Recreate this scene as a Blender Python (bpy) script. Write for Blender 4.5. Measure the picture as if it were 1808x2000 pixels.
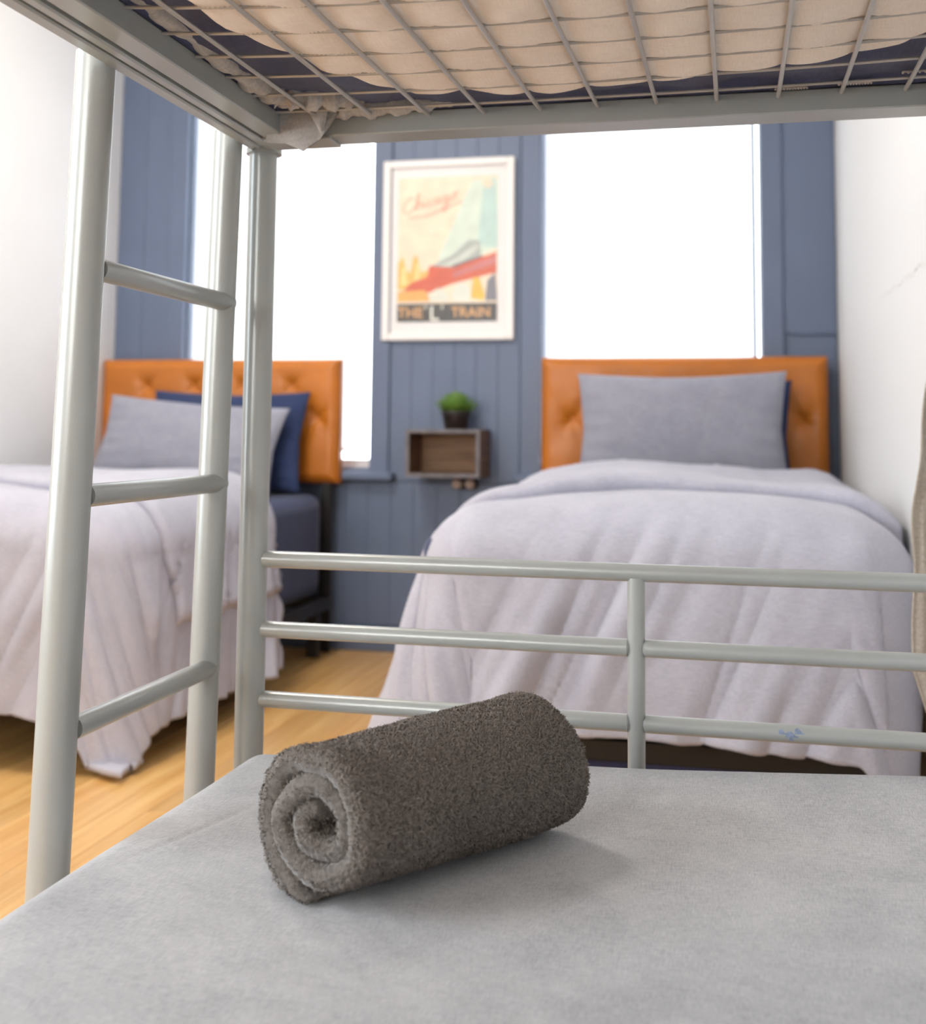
import bpy, math, random
import numpy as np
from mathutils import Matrix, Vector

# ---------------------------------------------------------------- clearing
for o in list(bpy.data.objects):
    bpy.data.objects.remove(o, do_unlink=True)
S = bpy.context.scene
COL = S.collection
PI = math.pi

# ---------------------------------------------------------------- camera
cam = bpy.data.cameras.new('camera')
camo = bpy.data.objects.new('camera', cam)
COL.objects.link(camo)
Rm = Matrix(((0.9740218515, 0.0103323411, 0.2262182032),
             (0.2262488184, -0.0869204500, -0.9701836463),
             (0.0096387196, 0.9961616727, -0.0870000976)))
camo.matrix_world = Matrix.Translation((0, 0, 0.78)) @ Rm.to_4x4()
cam.sensor_fit = 'HORIZONTAL'
cam.sensor_width = 36.0
cam.lens = 2277.0 / 1808.0 * 36.0
cam.shift_y = -356.0 / 1808.0
cam.clip_start = 0.02
cam.clip_end = 60
cam.dof.use_dof = True
cam.dof.focus_distance = 1.22
cam.dof.aperture_fstop = 5.4
S.camera = camo

# ---------------------------------------------------------------- world, lights, exposure
w = bpy.data.worlds.new('daylight'); S.world = w
w.use_nodes = True
bg = w.node_tree.nodes['Background']
bg.inputs[0].default_value = (0.90, 0.95, 1.0, 1)
bg.inputs[1].default_value = 7.5
S.view_settings.view_transform = 'Standard'
S.view_settings.look = 'None'
S.view_settings.gamma = 1
S.view_settings.use_curve_mapping = False
S.view_settings.exposure = 0.0

def area(name, loc, direction, sx, sy, power, color):
    l = bpy.data.lights.new(name, 'AREA'); l.shape = 'RECTANGLE'
    l.size = sx; l.size_y = sy; l.energy = power; l.color = color
    o = bpy.data.objects.new(name, l); COL.objects.link(o)
    o.location = loc
    o.rotation_euler = Vector(direction).to_track_quat('-Z', 'Y').to_euler()
    return o
# added fill lights outside the view: warm rear, cool left, and ceiling
area('rear_fill_light', (-1.45, -2.12, 1.57), (0.0, 1, -0.04), 1.5, 1.2, 34, (1.0, 0.94, 0.86))
area('left_fill_light', (-2.40, 0.25, 1.30), (1, 0.05, -0.05), 1.5, 1.6, 29, (0.76, 0.89, 1.0))
area('ceiling_fill_light', (-1.45, 2.35, 2.50), (0, 0, -1), 0.55, 0.55, 32, (1.0, 0.93, 0.84))

# ---------------------------------------------------------------- node helpers
def new_mat(name):
    m = bpy.data.materials.new(name); m.use_nodes = True
    nt = m.node_tree
    return m, nt, nt.nodes['Principled BSDF']

def N(nt, typ, **kw):
    n = nt.nodes.new(typ)
    for k, v in kw.items():
        if k.startswith('i_'):
            n.inputs[k[2:].replace('_', ' ')].default_value = v
        else:
            setattr(n, k, v)
    return n

def L(nt, a, b): nt.links.new(a, b)

def paint(name, col, rough=0.5, metal=0.0, bump=0.0, bscale=60, var=0.06, vscale=4, spec=0.5):
    m, nt, p = new_mat(name)
    p.inputs['Roughness'].default_value = rough
    p.inputs['Metallic'].default_value = metal
    p.inputs['Specular IOR Level'].default_value = spec
    tc = N(nt, 'ShaderNodeTexCoord')
    nz = N(nt, 'ShaderNodeTexNoise', i_Scale=vscale, i_Detail=4.0)
    L(nt, tc.outputs['Object'], nz.inputs['Vector'])
    rp = N(nt, 'ShaderNodeValToRGB')
    rp.color_ramp.elements[0].position = 0.3; rp.color_ramp.elements[1].position = 0.7
    rp.color_ramp.elements[0].color = tuple(c * (1 - var) for c in col) + (1,)
    rp.color_ramp.elements[1].color = tuple(min(1, c * (1 + var)) for c in col) + (1,)
    L(nt, nz.outputs['Fac'], rp.inputs['Fac']); L(nt, rp.outputs['Color'], p.inputs['Base Color'])
    if bump:
        n2 = N(nt, 'ShaderNodeTexNoise', i_Scale=bscale, i_Detail=3.0)
        L(nt, tc.outputs['Object'], n2.inputs['Vector'])
        b = N(nt, 'ShaderNodeBump', i_Strength=bump, i_Distance=0.002)
        L(nt, n2.outputs['Fac'], b.inputs['Height']); L(nt, b.outputs['Normal'], p.inputs['Normal'])
    return m

def fabric(name, col, col2, thread=900.0, bump=0.25, rough=0.9, slub=0.5, sheen=0.15):
    """heathered woven cloth: two crossed sets of stretched noise, in generated object space"""
    m, nt, p = new_mat(name)
    p.inputs['Roughness'].default_value = rough
    p.inputs['Specular IOR Level'].default_value = 0.2
    p.inputs['Sheen Weight'].default_value = sheen
    tc = N(nt, 'ShaderNodeTexCoord')
    outs = []
    for sc in ((thread, thread * 0.07, thread * 0.5), (thread * 0.07, thread, thread * 0.5)):
        mp = N(nt, 'ShaderNodeMapping'); mp.inputs['Scale'].default_value = sc
        L(nt, tc.outputs['Object'], mp.inputs['Vector'])
        nz = N(nt, 'ShaderNodeTexNoise', i_Scale=1.0, i_Detail=2.0)
        L(nt, mp.outputs['Vector'], nz.inputs['Vector']); outs.append(nz.outputs['Fac'])
    big = N(nt, 'ShaderNodeTexNoise', i_Scale=14.0, i_Detail=4.0)
    L(nt, tc.outputs['Object'], big.inputs['Vector'])
    ad = N(nt, 'ShaderNodeMath', operation='ADD'); L(nt, outs[0], ad.inputs[0]); L(nt, outs[1], ad.inputs[1])
    hf = N(nt, 'ShaderNodeMath', operation='MULTIPLY'); L(nt, ad.outputs[0], hf.inputs[0]); hf.inputs[1].default_value = 0.5
    mx = N(nt, 'ShaderNodeMath', operation='MULTIPLY_ADD')
    L(nt, big.outputs['Fac'], mx.inputs[0]); mx.inputs[1].default_value = 0.3; L(nt, hf.outputs[0], mx.inputs[2])
    rp = N(nt, 'ShaderNodeValToRGB')
    rp.color_ramp.elements[0].position = 0.5; rp.color_ramp.elements[1].position = 0.8
    rp.color_ramp.elements[0].color = tuple(col) + (1,); rp.color_ramp.elements[1].color = tuple(col2) + (1,)
    L(nt, mx.outputs[0], rp.inputs['Fac']); L(nt, rp.outputs['Color'], p.inputs['Base Color'])
    b = N(nt, 'ShaderNodeBump', i_Strength=bump, i_Distance=0.001)
    L(nt, hf.outputs[0], b.inputs['Height']); L(nt, b.outputs['Normal'], p.inputs['Normal'])
    return m

def plank_mat():
    m, nt, p = new_mat('honey_wood')
    p.inputs['Roughness'].default_value = 0.32
    p.inputs['Coat Weight'].default_value = 0.25; p.inputs['Coat Roughness'].default_value = 0.25
    tc = N(nt, 'ShaderNodeTexCoord'); oi = N(nt, 'ShaderNodeObjectInfo')
    ofs = N(nt, 'ShaderNodeVectorMath', operation='SCALE'); ofs.inputs[0].default_value = (7, 13, 5)
    L(nt, oi.outputs['Random'], ofs.inputs['Scale'])
    ad = N(nt, 'ShaderNodeVectorMath', operation='ADD')
    L(nt, tc.outputs['Object'], ad.inputs[0]); L(nt, ofs.outputs[0], ad.inputs[1])
    mp = N(nt, 'ShaderNodeMapping'); mp.inputs['Scale'].default_value = (45, 2.2, 10)
    L(nt, ad.outputs[0], mp.inputs['Vector'])
    nz = N(nt, 'ShaderNodeTexNoise', i_Scale=1.0, i_Detail=6.0, i_Distortion=0.6)
    L(nt, mp.outputs['Vector'], nz.inputs['Vector'])
    rp = N(nt, 'ShaderNodeValToRGB')
    rp.color_ramp.elements[0].position = 0.3; rp.color_ramp.elements[1].position = 0.72
    rp.color_ramp.elements[0].color = (0.66, 0.34, 0.10, 1); rp.color_ramp.elements[1].color = (0.86, 0.55, 0.22, 1)
    L(nt, nz.outputs['Fac'], rp.inputs['Fac'])
    hs = N(nt, 'ShaderNodeHueSaturation')
    vr = N(nt, 'ShaderNodeMapRange'); vr.inputs['To Min'].default_value = 0.86; vr.inputs['To Max'].default_value = 1.12
    L(nt, oi.outputs['Random'], vr.inputs['Value']); L(nt, vr.outputs['Result'], hs.inputs['Value'])
    L(nt, rp.outputs['Color'], hs.inputs['Color']); L(nt, hs.outputs['Color'], p.inputs['Base Color'])
    b = N(nt, 'ShaderNodeBump', i_Strength=0.08, i_Distance=0.001)
    L(nt, nz.outputs['Fac'], b.inputs['Height']); L(nt, b.outputs['Normal'], p.inputs['Normal'])
    return m

def crate_mat(name, c1, c2):
    m, nt, p = new_mat(name)
    p.inputs['Roughness'].default_value = 0.6
    tc = N(nt, 'ShaderNodeTexCoord'); mp = N(nt, 'ShaderNodeMapping'); mp.inputs['Scale'].default_value = (6, 6, 90)
    L(nt, tc.outputs['Object'], mp.inputs['Vector'])
    nz = N(nt, 'ShaderNodeTexNoise', i_Scale=1.0, i_Detail=5.0); L(nt, mp.outputs['Vector'], nz.inputs['Vector'])
    rp = N(nt, 'ShaderNodeValToRGB')
    rp.color_ramp.elements[0].position = 0.3; rp.color_ramp.elements[1].position = 0.7
    rp.color_ramp.elements[0].color = tuple(c1) + (1,); rp.color_ramp.elements[1].color = tuple(c2) + (1,)
    L(nt, nz.outputs['Fac'], rp.inputs['Fac']); L(nt, rp.outputs['Color'], p.inputs['Base Color'])
    return m

def blind_mat():
    m, nt, p = new_mat('white_blind_cloth')
    nt.nodes.remove(p); out = nt.nodes['Material Output']
    d = N(nt, 'ShaderNodeBsdfDiffuse'); d.inputs[0].default_value = (0.85, 0.86, 0.87, 1)
    t = N(nt, 'ShaderNodeBsdfTranslucent'); t.inputs[0].default_value = (0.93, 0.95, 0.97, 1)
    mx = N(nt, 'ShaderNodeMixShader'); mx.inputs[0].default_value = 0.62
    L(nt, d.outputs[0], mx.inputs[1]); L(nt, t.outputs[0], mx.inputs[2]); L(nt, mx.outputs[0], out.inputs['Surface'])
    return m

def glass_mat():
    m, nt, p = new_mat('clear_glass')
    nt.nodes.remove(p); out = nt.nodes['Material Output']
    t = N(nt, 'ShaderNodeBsdfTransparent'); g = N(nt, 'ShaderNodeBsdfGlossy'); g.inputs['Roughness'].default_value = 0.02
    fr = N(nt, 'ShaderNodeFresnel', i_IOR=1.45)
    mx = N(nt, 'ShaderNodeMixShader'); L(nt, fr.outputs[0], mx.inputs[0])
    L(nt, t.outputs[0], mx.inputs[1]); L(nt, g.outputs[0], mx.inputs[2]); L(nt, mx.outputs[0], out.inputs['Surface'])
    return m

M = dict(
    blue=paint('slate_blue_paint', (0.132, 0.170, 0.262), 0.45, bump=0.15, bscale=25, var=0.05),
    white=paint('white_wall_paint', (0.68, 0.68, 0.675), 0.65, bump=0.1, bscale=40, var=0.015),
    white_lit=paint('white_wall_paint_lit', (0.88, 0.875, 0.865), 0.65, bump=0.1, bscale=40, var=0.015),  # copy of the wall white, raised in place of light missing at left
    trimwhite=paint('white_trim_paint', (0.82, 0.82, 0.82), 0.4, var=0.01),
    ceil=paint('ceiling_paint', (0.85, 0.84, 0.82), 0.8, var=0.01),
    scuff=paint('grey_scuff', (0.66, 0.65, 0.64), 0.8, var=0.25, vscale=60),
    metal=paint('silver_grey_powder_coat', (0.36, 0.37, 0.355), 0.28, 0.15, bump=0.04, bscale=300, var=0.03, vscale=12),
    wire=paint('grey_wire_coat', (0.42, 0.39, 0.36), 0.35, 0.3, var=0.05, vscale=30),
    black=paint('black_steel', (0.012, 0.011, 0.012), 0.45, var=0.1),
    orange=paint('cognac_leather', (0.53, 0.165, 0.017), 0.36, bump=0.25, bscale=220, var=0.10, vscale=6),
    navy=fabric('navy_cotton', (0.022, 0.035, 0.095), (0.040, 0.060, 0.145), sheen=0.2),
    navydark=fabric('navy_mattress_cover', (0.035, 0.038, 0.085), (0.065, 0.07, 0.14), bump=0.3),
    pad=fabric('beige_mattress_ticking', (0.72, 0.61, 0.51), (0.82, 0.71, 0.61), thread=900, bump=0.2),
    elastic=paint('cream_elastic', (0.55, 0.48, 0.42), 0.9, var=0.2, vscale=200),
    lav=fabric('lavender_grey_cotton', (0.40, 0.40, 0.475), (0.53, 0.53, 0.61), thread=700, bump=0.2),
    pill=fabric('grey_pillow_cotton', (0.26, 0.265, 0.33), (0.37, 0.375, 0.44), thread=700, bump=0.2),
    sheet=fabric('heather_grey_jersey', (0.28, 0.28, 0.29), (0.47, 0.465, 0.47), thread=1500, bump=0.3),
    flap=fabric('grey_sheet_cotton', (0.36, 0.33, 0.30), (0.50, 0.46, 0.43), thread=420, bump=0.2),
    terry=fabric('charcoal_terry', (0.075, 0.063, 0.055), (0.14, 0.12, 0.105), thread=700, bump=0.6, sheen=0.4),
    taupe=fabric('taupe_linen', (0.36, 0.31, 0.26), (0.50, 0.45, 0.39), thread=420, bump=0.4),
    pot=paint('black_pot_plastic', (0.018, 0.013, 0.012), 0.35),
    soil=paint('dark_soil', (0.03, 0.02, 0.012), 0.95, bump=0.8, bscale=300),
    leaf=paint('succulent_leaf', (0.11, 0.22, 0.035), 0.4, var=0.35, vscale=40),
    wood=plank_mat(),
    cratein=crate_mat('brown_crate_wood', (0.08, 0.035, 0.018), (0.20, 0.10, 0.05)),
    crateback=crate_mat('light_brown_slat_wood', (0.20, 0.105, 0.05), (0.40, 0.23, 0.125)),
    cratedge=paint('worn_grey_crate_edge', (0.17, 0.155, 0.165), 0.6, var=0.3, vscale=30),
    inkblue=paint('blue_ink', (0.20, 0.25, 0.36), 0.5, var=0.3, vscale=200),
    peg=paint('beige_peg', (0.50, 0.39, 0.33), 0.5),
    subfloor=paint('dark_joint', (0.10, 0.05, 0.02), 0.9),
    blind=blind_mat(), glass=glass_mat(),
    plate=paint('off_white_mount', (0.84, 0.81, 0.80), 0.6, var=0.01),
    frame=paint('white_frame_lacquer', (0.90, 0.87, 0.85), 0.35, var=0.01),
)
def acrylic():
    m, nt, p = new_mat('matt_acrylic')
    nt.nodes.remove(p); out = nt.nodes['Material Output']
    t = N(nt, 'ShaderNodeBsdfTransparent'); g = N(nt, 'ShaderNodeBsdfGlossy'); g.inputs['Roughness'].default_value = 0.35
    mx = N(nt, 'ShaderNodeMixShader'); mx.inputs[0].default_value = 0.025
    L(nt, t.outputs[0], mx.inputs[1]); L(nt, g.outputs[0], mx.inputs[2]); L(nt, mx.outputs[0], out.inputs['Surface'])
    return m
M['acrylic'] = acrylic()
def flat(name, col): 
    return paint(name, col, 0.55, var=0.08, vscale=18)

# ---------------------------------------------------------------- object helpers
def link(o, parent=None):
    COL.objects.link(o)
    if parent is not None: o.parent = parent
    return o

def tag(o, label=None, cat=None, group=None, kind=None):
    if label: o['label'] = label
    if cat: o['category'] = cat
    if group: o['group'] = group
    if kind: o['kind'] = kind
    return o

def thing(name, loc=(0, 0, 0), label=None, cat=None, group=None, kind=None, rot=(0, 0, 0)):
    o = bpy.data.objects.new(name, None); o.location = loc; o.rotation_euler = rot
    o.empty_display_size = 0.05
    link(o); bpy.context.view_layer.update()
    return tag(o, label, cat, group, kind)

class MB:
    """collects vertices and faces; build() links them as one mesh object (coordinates relative to parent)"""
    def __init__(s): s.v = []; s.f = []; s.mi = []
    def add(s, vs, fs, mi=0):
        b = len(s.v); s.v.extend([tuple(map(float, q)) for q in vs]); s.f.extend([tuple(b + i for i in q) for q in fs]); s.mi.extend([mi] * len(fs)); return s
    def box(s, x0, x1, y0, y1, z0, z1, bev=0.0, mi=0):
        if bev <= 0:
            vs = [(x, y, z) for x in (x0, x1) for y in (y0, y1) for z in (z0, z1)]
            fs = [(0, 1, 3, 2), (4, 6, 7, 5), (0, 4, 5, 1), (2, 3, 7, 6), (0, 2, 6, 4), (1, 5, 7, 3)]
            return s.add(vs, fs, mi)
        b = bev; vs = []; 
        def P(x, y, z): vs.append((x, y, z)); return len(vs) - 1
        X = (x0, x1); Y = (y0, y1); Z = (z0, z1); sg = (1, -1)
        fx = {}; fy = {}; fz = {}
        for i in (0, 1):
            for j in (0, 1):
                for k in (0, 1):
                    fx[i, j, k] = P(X[i], Y[j] + sg[j] * b, Z[k] + sg[k] * b)
                    fy[i, j, k] = P(X[i] + sg[i] * b, Y[j], Z[k] + sg[k] * b)
                    fz[i, j, k] = P(X[i] + sg[i] * b, Y[j] + sg[j] * b, Z[k])
        fs = []
        for i in (0, 1):
            fs.append((fx[i, 0, 0], fx[i, 1, 0], fx[i, 1, 1], fx[i, 0, 1])); fs.append((fy[0, i, 0], fy[1, i, 0], fy[1, i, 1], fy[0, i, 1])); fs.append((fz[0, 0, i], fz[1, 0, i], fz[1, 1, i], fz[0, 1, i]))
            for j in (0, 1):
                fs.append((fx[i, j, 0], fx[i, j, 1], fy[i, j, 1], fy[i, j, 0]))
                fs.append((fx[i, 0, j], fx[i, 1, j], fz[i, 1, j], fz[i, 0, j]))
                fs.append((fy[0, i, j], fy[1, i, j], fz[1, i, j], fz[0, i, j]))
                for k in (0, 1): fs.append((fx[i, j, k], fy[i, j, k], fz[i, j, k]))
        return s.add(vs, fs, mi)
    def tube(s, pts, r, n=16, caps=True, mi=0):
        pts = [Vector(p) for p in pts]; m = len(pts)
        rr = r if hasattr(r, '__len__') else [r] * m
        t0 = (pts[1] - pts[0]).normalized()
        up = Vector((0, 0, 1)) if abs(t0.z) < 0.9 else Vector((1, 0, 0))
        a = t0.cross(up).normalized(); vs = []
        for i, p in enumerate(pts):
            t = (pts[min(i + 1, m - 1)] - pts[max(i - 1, 0)]).normalized()
            a = (a - t * a.dot(t)).normalized(); b = t.cross(a)
            for k in range(n):
                an = 2 * PI * k / n
                vs.append(p + (a * math.cos(an) + b * math.sin(an)) * rr[i])
        fs = [(i * n + k, i * n + (k + 1) % n, (i + 1) * n + (k + 1) % n, (i + 1) * n + k) for i in range(m - 1) for k in range(n)]
        if caps: fs += [tuple(range(n))[::-1], tuple((m - 1) * n + k for k in range(n))]
        return s.add(vs, fs, mi)
    def grid(s, P, closeu=False, mi=0):
        nu, nv = P.shape[:2]
        s0 = len(s.v)
        s.v.extend(map(tuple, P.reshape(-1, 3).tolist()))
        for i in range(nu if closeu else nu - 1):
            i2 = (i + 1) % nu
            for j in range(nv - 1):
                s.f.append((s0 + i * nv + j, s0 + i2 * nv + j, s0 + i2 * nv + j + 1, s0 + i * nv + j + 1)); s.mi.append(mi)
        return s
    def lathe(s, prof, n=24, c=(0, 0, 0), mi=0):
        P = np.array([[(c[0] + r * math.cos(2 * PI * k / n), c[1] + r * math.sin(2 * PI * k / n), c[2] + z) for (r, z) in prof] for k in range(n)])
        return s.grid(P, closeu=True, mi=mi)
    def mesh(s, name, mats, smooth=True, angle=0.6):
        me = bpy.data.meshes.new(name); me.from_pydata(s.v, [], s.f)
        for m in (mats if isinstance(mats, (list, tuple)) else [mats]): me.materials.append(m)
        if any(s.mi): me.polygons.foreach_set('material_index', s.mi)
        me.validate(); 
        import bmesh
        bm = bmesh.new(); bm.from_mesh(me); bmesh.ops.recalc_face_normals(bm, faces=bm.faces); bm.to_mesh(me); bm.free()
        me.update()
        if smooth:
            me.polygons.foreach_set('use_smooth', [True] * len(me.polygons))
            me.set_sharp_from_angle(angle=angle)
        return me
    def build(s, name, mats, parent=None, smooth=True, angle=0.6, loc=None):
        me = s.mesh(name, mats, smooth, angle)
        o = bpy.data.objects.new(name, me)
        if loc is not None: o.location = loc
        return link(o, parent)

def part(name, mb, mat, parent, **kw):
    """mb is in world coordinates; parent's location is subtracted"""
    off = np.array(parent.matrix_world.translation)
    par = parent
    mb.v = [(v[0] - off[0], v[1] - off[1], v[2] - off[2]) for v in mb.v]
    return mb.build(name, mat, par, **kw)

def recentre(o):
    """put a top-level mesh's origin at its base"""
    me = o.data; co = np.empty(len(me.vertices) * 3); me.vertices.foreach_get('co', co); co = co.reshape(-1, 3)
    c = np.array([(co[:, 0].min() + co[:, 0].max()) / 2, (co[:, 1].min() + co[:, 1].max()) / 2, co[:, 2].min()])
    me.vertices.foreach_set('co', (co - c).ravel()); me.update(); o.location = Vector(c) + o.location
    bpy.context.view_layer.update()
    return o

def solidify(o, t, off=-1):
    m = o.modifiers.new('thickness', 'SOLIDIFY'); m.thickness = t; m.offset = off
    return o

def wn(x, y, seed, k=6, z=None):
    """smooth pseudo-noise in about [-1, 1]: a sum of random-direction sines"""
    r = random.Random(seed); out = 0
    for i in range(k):
        a = r.uniform(0, 2 * PI); f = r.uniform(0.6, 1.5); ph = r.uniform(0, 2 * PI)
        q = (np.cos(a) * x + np.sin(a) * y) * f
        if z is not None: q = q + z * r.uniform(-1, 1)
        out = out + np.sin(q + ph + 0.8 * np.sin(q * 0.53 + ph * 2))
    return out / math.sqrt(k) * 0.8

# room extents
XL, XR, YB, YR, ZC = -2.32, 0.337, 4.05, -2.2, 2.55
rnd = random.Random(4)

# ================================================================ LARGE STRUCTURE
fl = MB().box(XL - 0.1, XR + 0.1, YR - 0.1, YB + 0.1, -0.12, -0.016).build('floor', M['subfloor'], smooth=False)
tag(fl, kind='structure')
PW = 0.0760
plank_meshes = {}
x = XL + 0.001
row = 0
while x < XR - 0.002:
    wdt = min(PW, XR - x)
    y = YR + 0.002 - rnd.uniform(0, 1.2)
    while y < YB:
        ln = rnd.choice([1.1, 1.5, 1.9])
        y0 = max(y, YR + 0.002); y1 = min(y + ln, YB - 0.001)
        if y1 - y0 > 0.03:
            key = (round(wdt, 3), round(y1 - y0, 3))
            if key not in plank_meshes:
                plank_meshes[key] = MB().box(0, wdt - 0.0014, 0, key[1] - 0.0014, -0.0155, 0, bev=0.0012).mesh('plank', M['wood'], smooth=False)
            o = bpy.data.objects.new('plank', plank_meshes[key]); o.location = (x, y0, 0); link(o, fl)
        y += ln
    x += PW; row += 1

# openings of the two back windows
W1 = (-2.03, -1.285, 0.645, 2.25)
W2 = (-0.662, 0.092, 0.645, 2.25)
wb = MB()
xs = [XL - 0.12, W1[0], W1[1], W2[0], W2[1], XR + 0.12]
for a, b in ((0, 1), (2, 3), (4, 5)):
    wb.box(xs[a], xs[b], YB + 0.012, YB + 0.16, 0, ZC)
for W in (W1, W2):
    wb.box(W[0], W[1], YB + 0.012, YB + 0.16, 0, W[2]); wb.box(W[0], W[1], YB + 0.012, YB + 0.16, W[3], ZC)
wall_back = tag(wb.build('wall_back', M['blue'], smooth=False), kind='structure')
# tongue-and-groove boards on the back wall
def boards(wall, x0, x1, z0, z1, y, mat, width=0.086):
    n = max(1, round((x1 - x0) / width)); wd = (x1 - x0) / n
    me = MB().box(0.0003, wd - 0.0003, y, YB + 0.0125, z0, z1, bev=0.0013).mesh('board', mat, smooth=False)
    for i in range(n):
        o = bpy.data.objects.new('board', me); o.location = (x0 + i * wd, 0, 0); link(o, wall)
boards(wall_back, -1.213, -0.737, 0.602, 2.33, YB, M['blue'])
boards(wall_back, -2.32, XR, 0.09, 0.598, YB, M['blue'])
boards(wall_back, 0.163, XR - 0.001, 1.122, 2.33, YB, M['blue'], 0.19)
boards(wall_back, 0.163, XR - 0.001, 0.602, 1.114, YB + 0.005, M['blue'], 0.19)
boards(wall_back, -2.319, -2.098, 0.602, 2.33, YB, M['blue'], 0.11)
bb = MB().box(XL + 0.001, XR - 0.001, YB - 0.012, YB + 0.012, 0.0, 0.088, bev=0.003)
tag(bb.build('baseboard_back', M['blue'], smooth=False), kind='structure')
lip = MB().box(0.19, XR - 0.001, YB - 0.006, YB + 0.002, 1.114, 1.122, bev=0.001)
tag(lip.build('trim_4', M['blue'], smooth=False), kind='structure')

def window(name, W, sill_x):
    x0, x1, z0, z1 = W
    wi = thing(name, ((x0 + x1) / 2, YB, z0), kind='structure')
    c = 0.072
    part('casing', MB().box(x0 - c, x0, YB - 0.012, YB + 0.03, z0 - 0.02, z1, bev=0.003), M['blue'], wi, smooth=False)
    part('casing', MB().box(x1, x1 + c, YB - 0.012, YB + 0.03, z0 - 0.02, z1, bev=0.003), M['blue'], wi, smooth=False)
    part('casing', MB().box(x0 - c, x1 + c, YB - 0.014, YB + 0.03, z1, z1 + 0.09, bev=0.003), M['blue'], wi, smooth=False)
    part('sill', MB().box(sill_x[0], sill_x[1], YB - 0.05, YB + 0.10, z0 - 0.042, z0 - 0.012, bev=0.006), M['blue'], wi, smooth=False)
    fr = MB()
    for a, b, cc, d in ((x0, x0 + 0.012, z0, z1), (x1 - 0.012 if name != 'window_2' else x1 - 0.004, x1, z0, z1), (x0, x1, z0 - 0.012, z0 + 0.03), (x0, x1, z1 - 0.03, z1)):
        fr.box(a, b, YB + 0.095, YB + 0.125, cc, d)
    sf = part('sash', fr, M['trimwhite'], wi, smooth=False)
    part('pane', MB().box(x0 + 0.005, x1 - 0.003, YB + 0.106, YB + 0.110, z0 + 0.02, z1 - 0.02), M['glass'], wi, smooth=False)
    return wi
window('window_1', W1, (-2.13, -1.188))
window('window_2', W2, (-0.75, 0.19))
part_stop = MB().box(0.0655, 0.0785, YB + 0.03, YB + 0.05, 0.65, 2.24, bev=0.001)
tag(part_stop.build('trim_5', M['blue'], smooth=False), kind='structure')

# side walls, ceiling, rear wall, with added windows for the fill lights
tag(MB().box(XL - 0.12, XL, YR, -0.55, 0, ZC).box(XL - 0.12, XL, 1.05, YB + 0.012, 0, ZC).box(XL - 0.12, XL, -0.55, 1.05, 0, 0.48).box(XL - 0.12, XL, -0.55, 1.05, 2.14, ZC).build('wall_left', M['white_lit'], smooth=False), kind='structure')
w4 = thing('added_window_left', (XL, 0.25, 0.48), kind='structure')  # added unseen window, housing the cool side fill light
f4 = MB()
for a in ((-0.55, -0.50, 0.48, 2.14), (1.0, 1.05, 0.48, 2.14), (-0.50, 1.0, 0.48, 0.53), (-0.50, 1.0, 2.09, 2.14)):
    f4.box(XL - 0.07, XL - 0.03, a[0], a[1], a[2], a[3])
part('sash', f4, M['trimwhite'], w4, smooth=False)
part('pane', MB().box(XL - 0.055, XL - 0.05, -0.51, 1.01, 0.52, 2.10), M['glass'], w4, smooth=False)
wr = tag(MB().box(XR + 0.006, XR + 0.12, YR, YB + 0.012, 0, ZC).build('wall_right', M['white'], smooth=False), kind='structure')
bwid = 0.0486
me_b = MB().box(XR, XR + 0.0065, 0.0003, bwid - 0.0003, 0.09, ZC, bev=0.0012).mesh('board', M['white'], smooth=False)
for i in range(int((YB - 0.5) / bwid)):
    o = bpy.data.objects.new('board', me_b); o.location = (0, YB - (i + 1) * bwid, 0); link(o, wr)
sc = MB()
for k in range(14):
    t0, t1 = k / 14, (k + 0.8) / 14
    a = Vector((XR - 0.0006, 2.86 - 0.66 * t0, 1.102 - 0.011 * t0 + 0.004 * math.sin(k * 1.7))); b = Vector((XR - 0.0006, 2.86 - 0.66 * t1, 1.102 - 0.011 * t1 + 0.004 * math.sin(k * 1.7 + 1)))
    hh = 0.0006 + 0.0026 * t0
    sc.add([a + Vector((0, 0, hh)), b + Vector((0, 0, hh)), b - Vector((0, 0, hh)), a - Vector((0, 0, hh)),
            a + Vector((0.001, 0, hh)), b + Vector((0.001, 0, hh)), b + Vector((0.001, 0, -hh)), a + Vector((0.001, 0, -hh))],
           [(0, 1, 2, 3), (4, 5, 6, 7), (0, 1, 5, 4), (3, 2, 6, 7)])
scf = sc.build('scuff_mark', M['scuff'], wr, smooth=False); scf['label'] = 'faint grey scuff mark'
tag(MB().box(XL - 0.12, XR + 0.12, YR - 0.12, YB + 0.17, ZC, ZC + 0.1).build('ceiling', M['ceil'], smooth=False), kind='structure')
rw = MB(); 
rw.box(XL - 0.12, -2.22, YR - 0.12, YR, 0, ZC); rw.box(-0.68, XR + 0.12, YR - 0.12, YR, 0, ZC)
rw.box(-2.22, -0.68, YR - 0.12, YR, 0, 0.92); rw.box(-2.22, -0.68, YR - 0.12, YR, 2.22, ZC)
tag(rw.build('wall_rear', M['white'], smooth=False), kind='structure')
w3 = thing('added_window_rear', (-1.45, YR, 0.92), kind='structure')  # added unseen window, sized to shape the rear fill light
f3 = MB()
for a in ((-2.22, -2.17, 0.92, 2.22), (-0.73, -0.68, 0.92, 2.22), (-2.17, -0.73, 0.92, 0.97), (-2.17, -0.73, 2.17, 2.22)):
    f3.box(a[0], a[1], YR - 0.09, YR - 0.04, a[2], a[3])
part('sash', f3, M['trimwhite'], w3, smooth=False)
part('pane', MB().box(-2.18, -0.72, YR - 0.075, YR - 0.07, 0.96, 2.18), M['glass'], w3, smooth=False)
tag(MB().box(XL, XL + 0.012, YR, YB - 0.013, 0, 0.09, bev=0.003).build('baseboard_left', M['trimwhite'], smooth=False), kind='structure')
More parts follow.
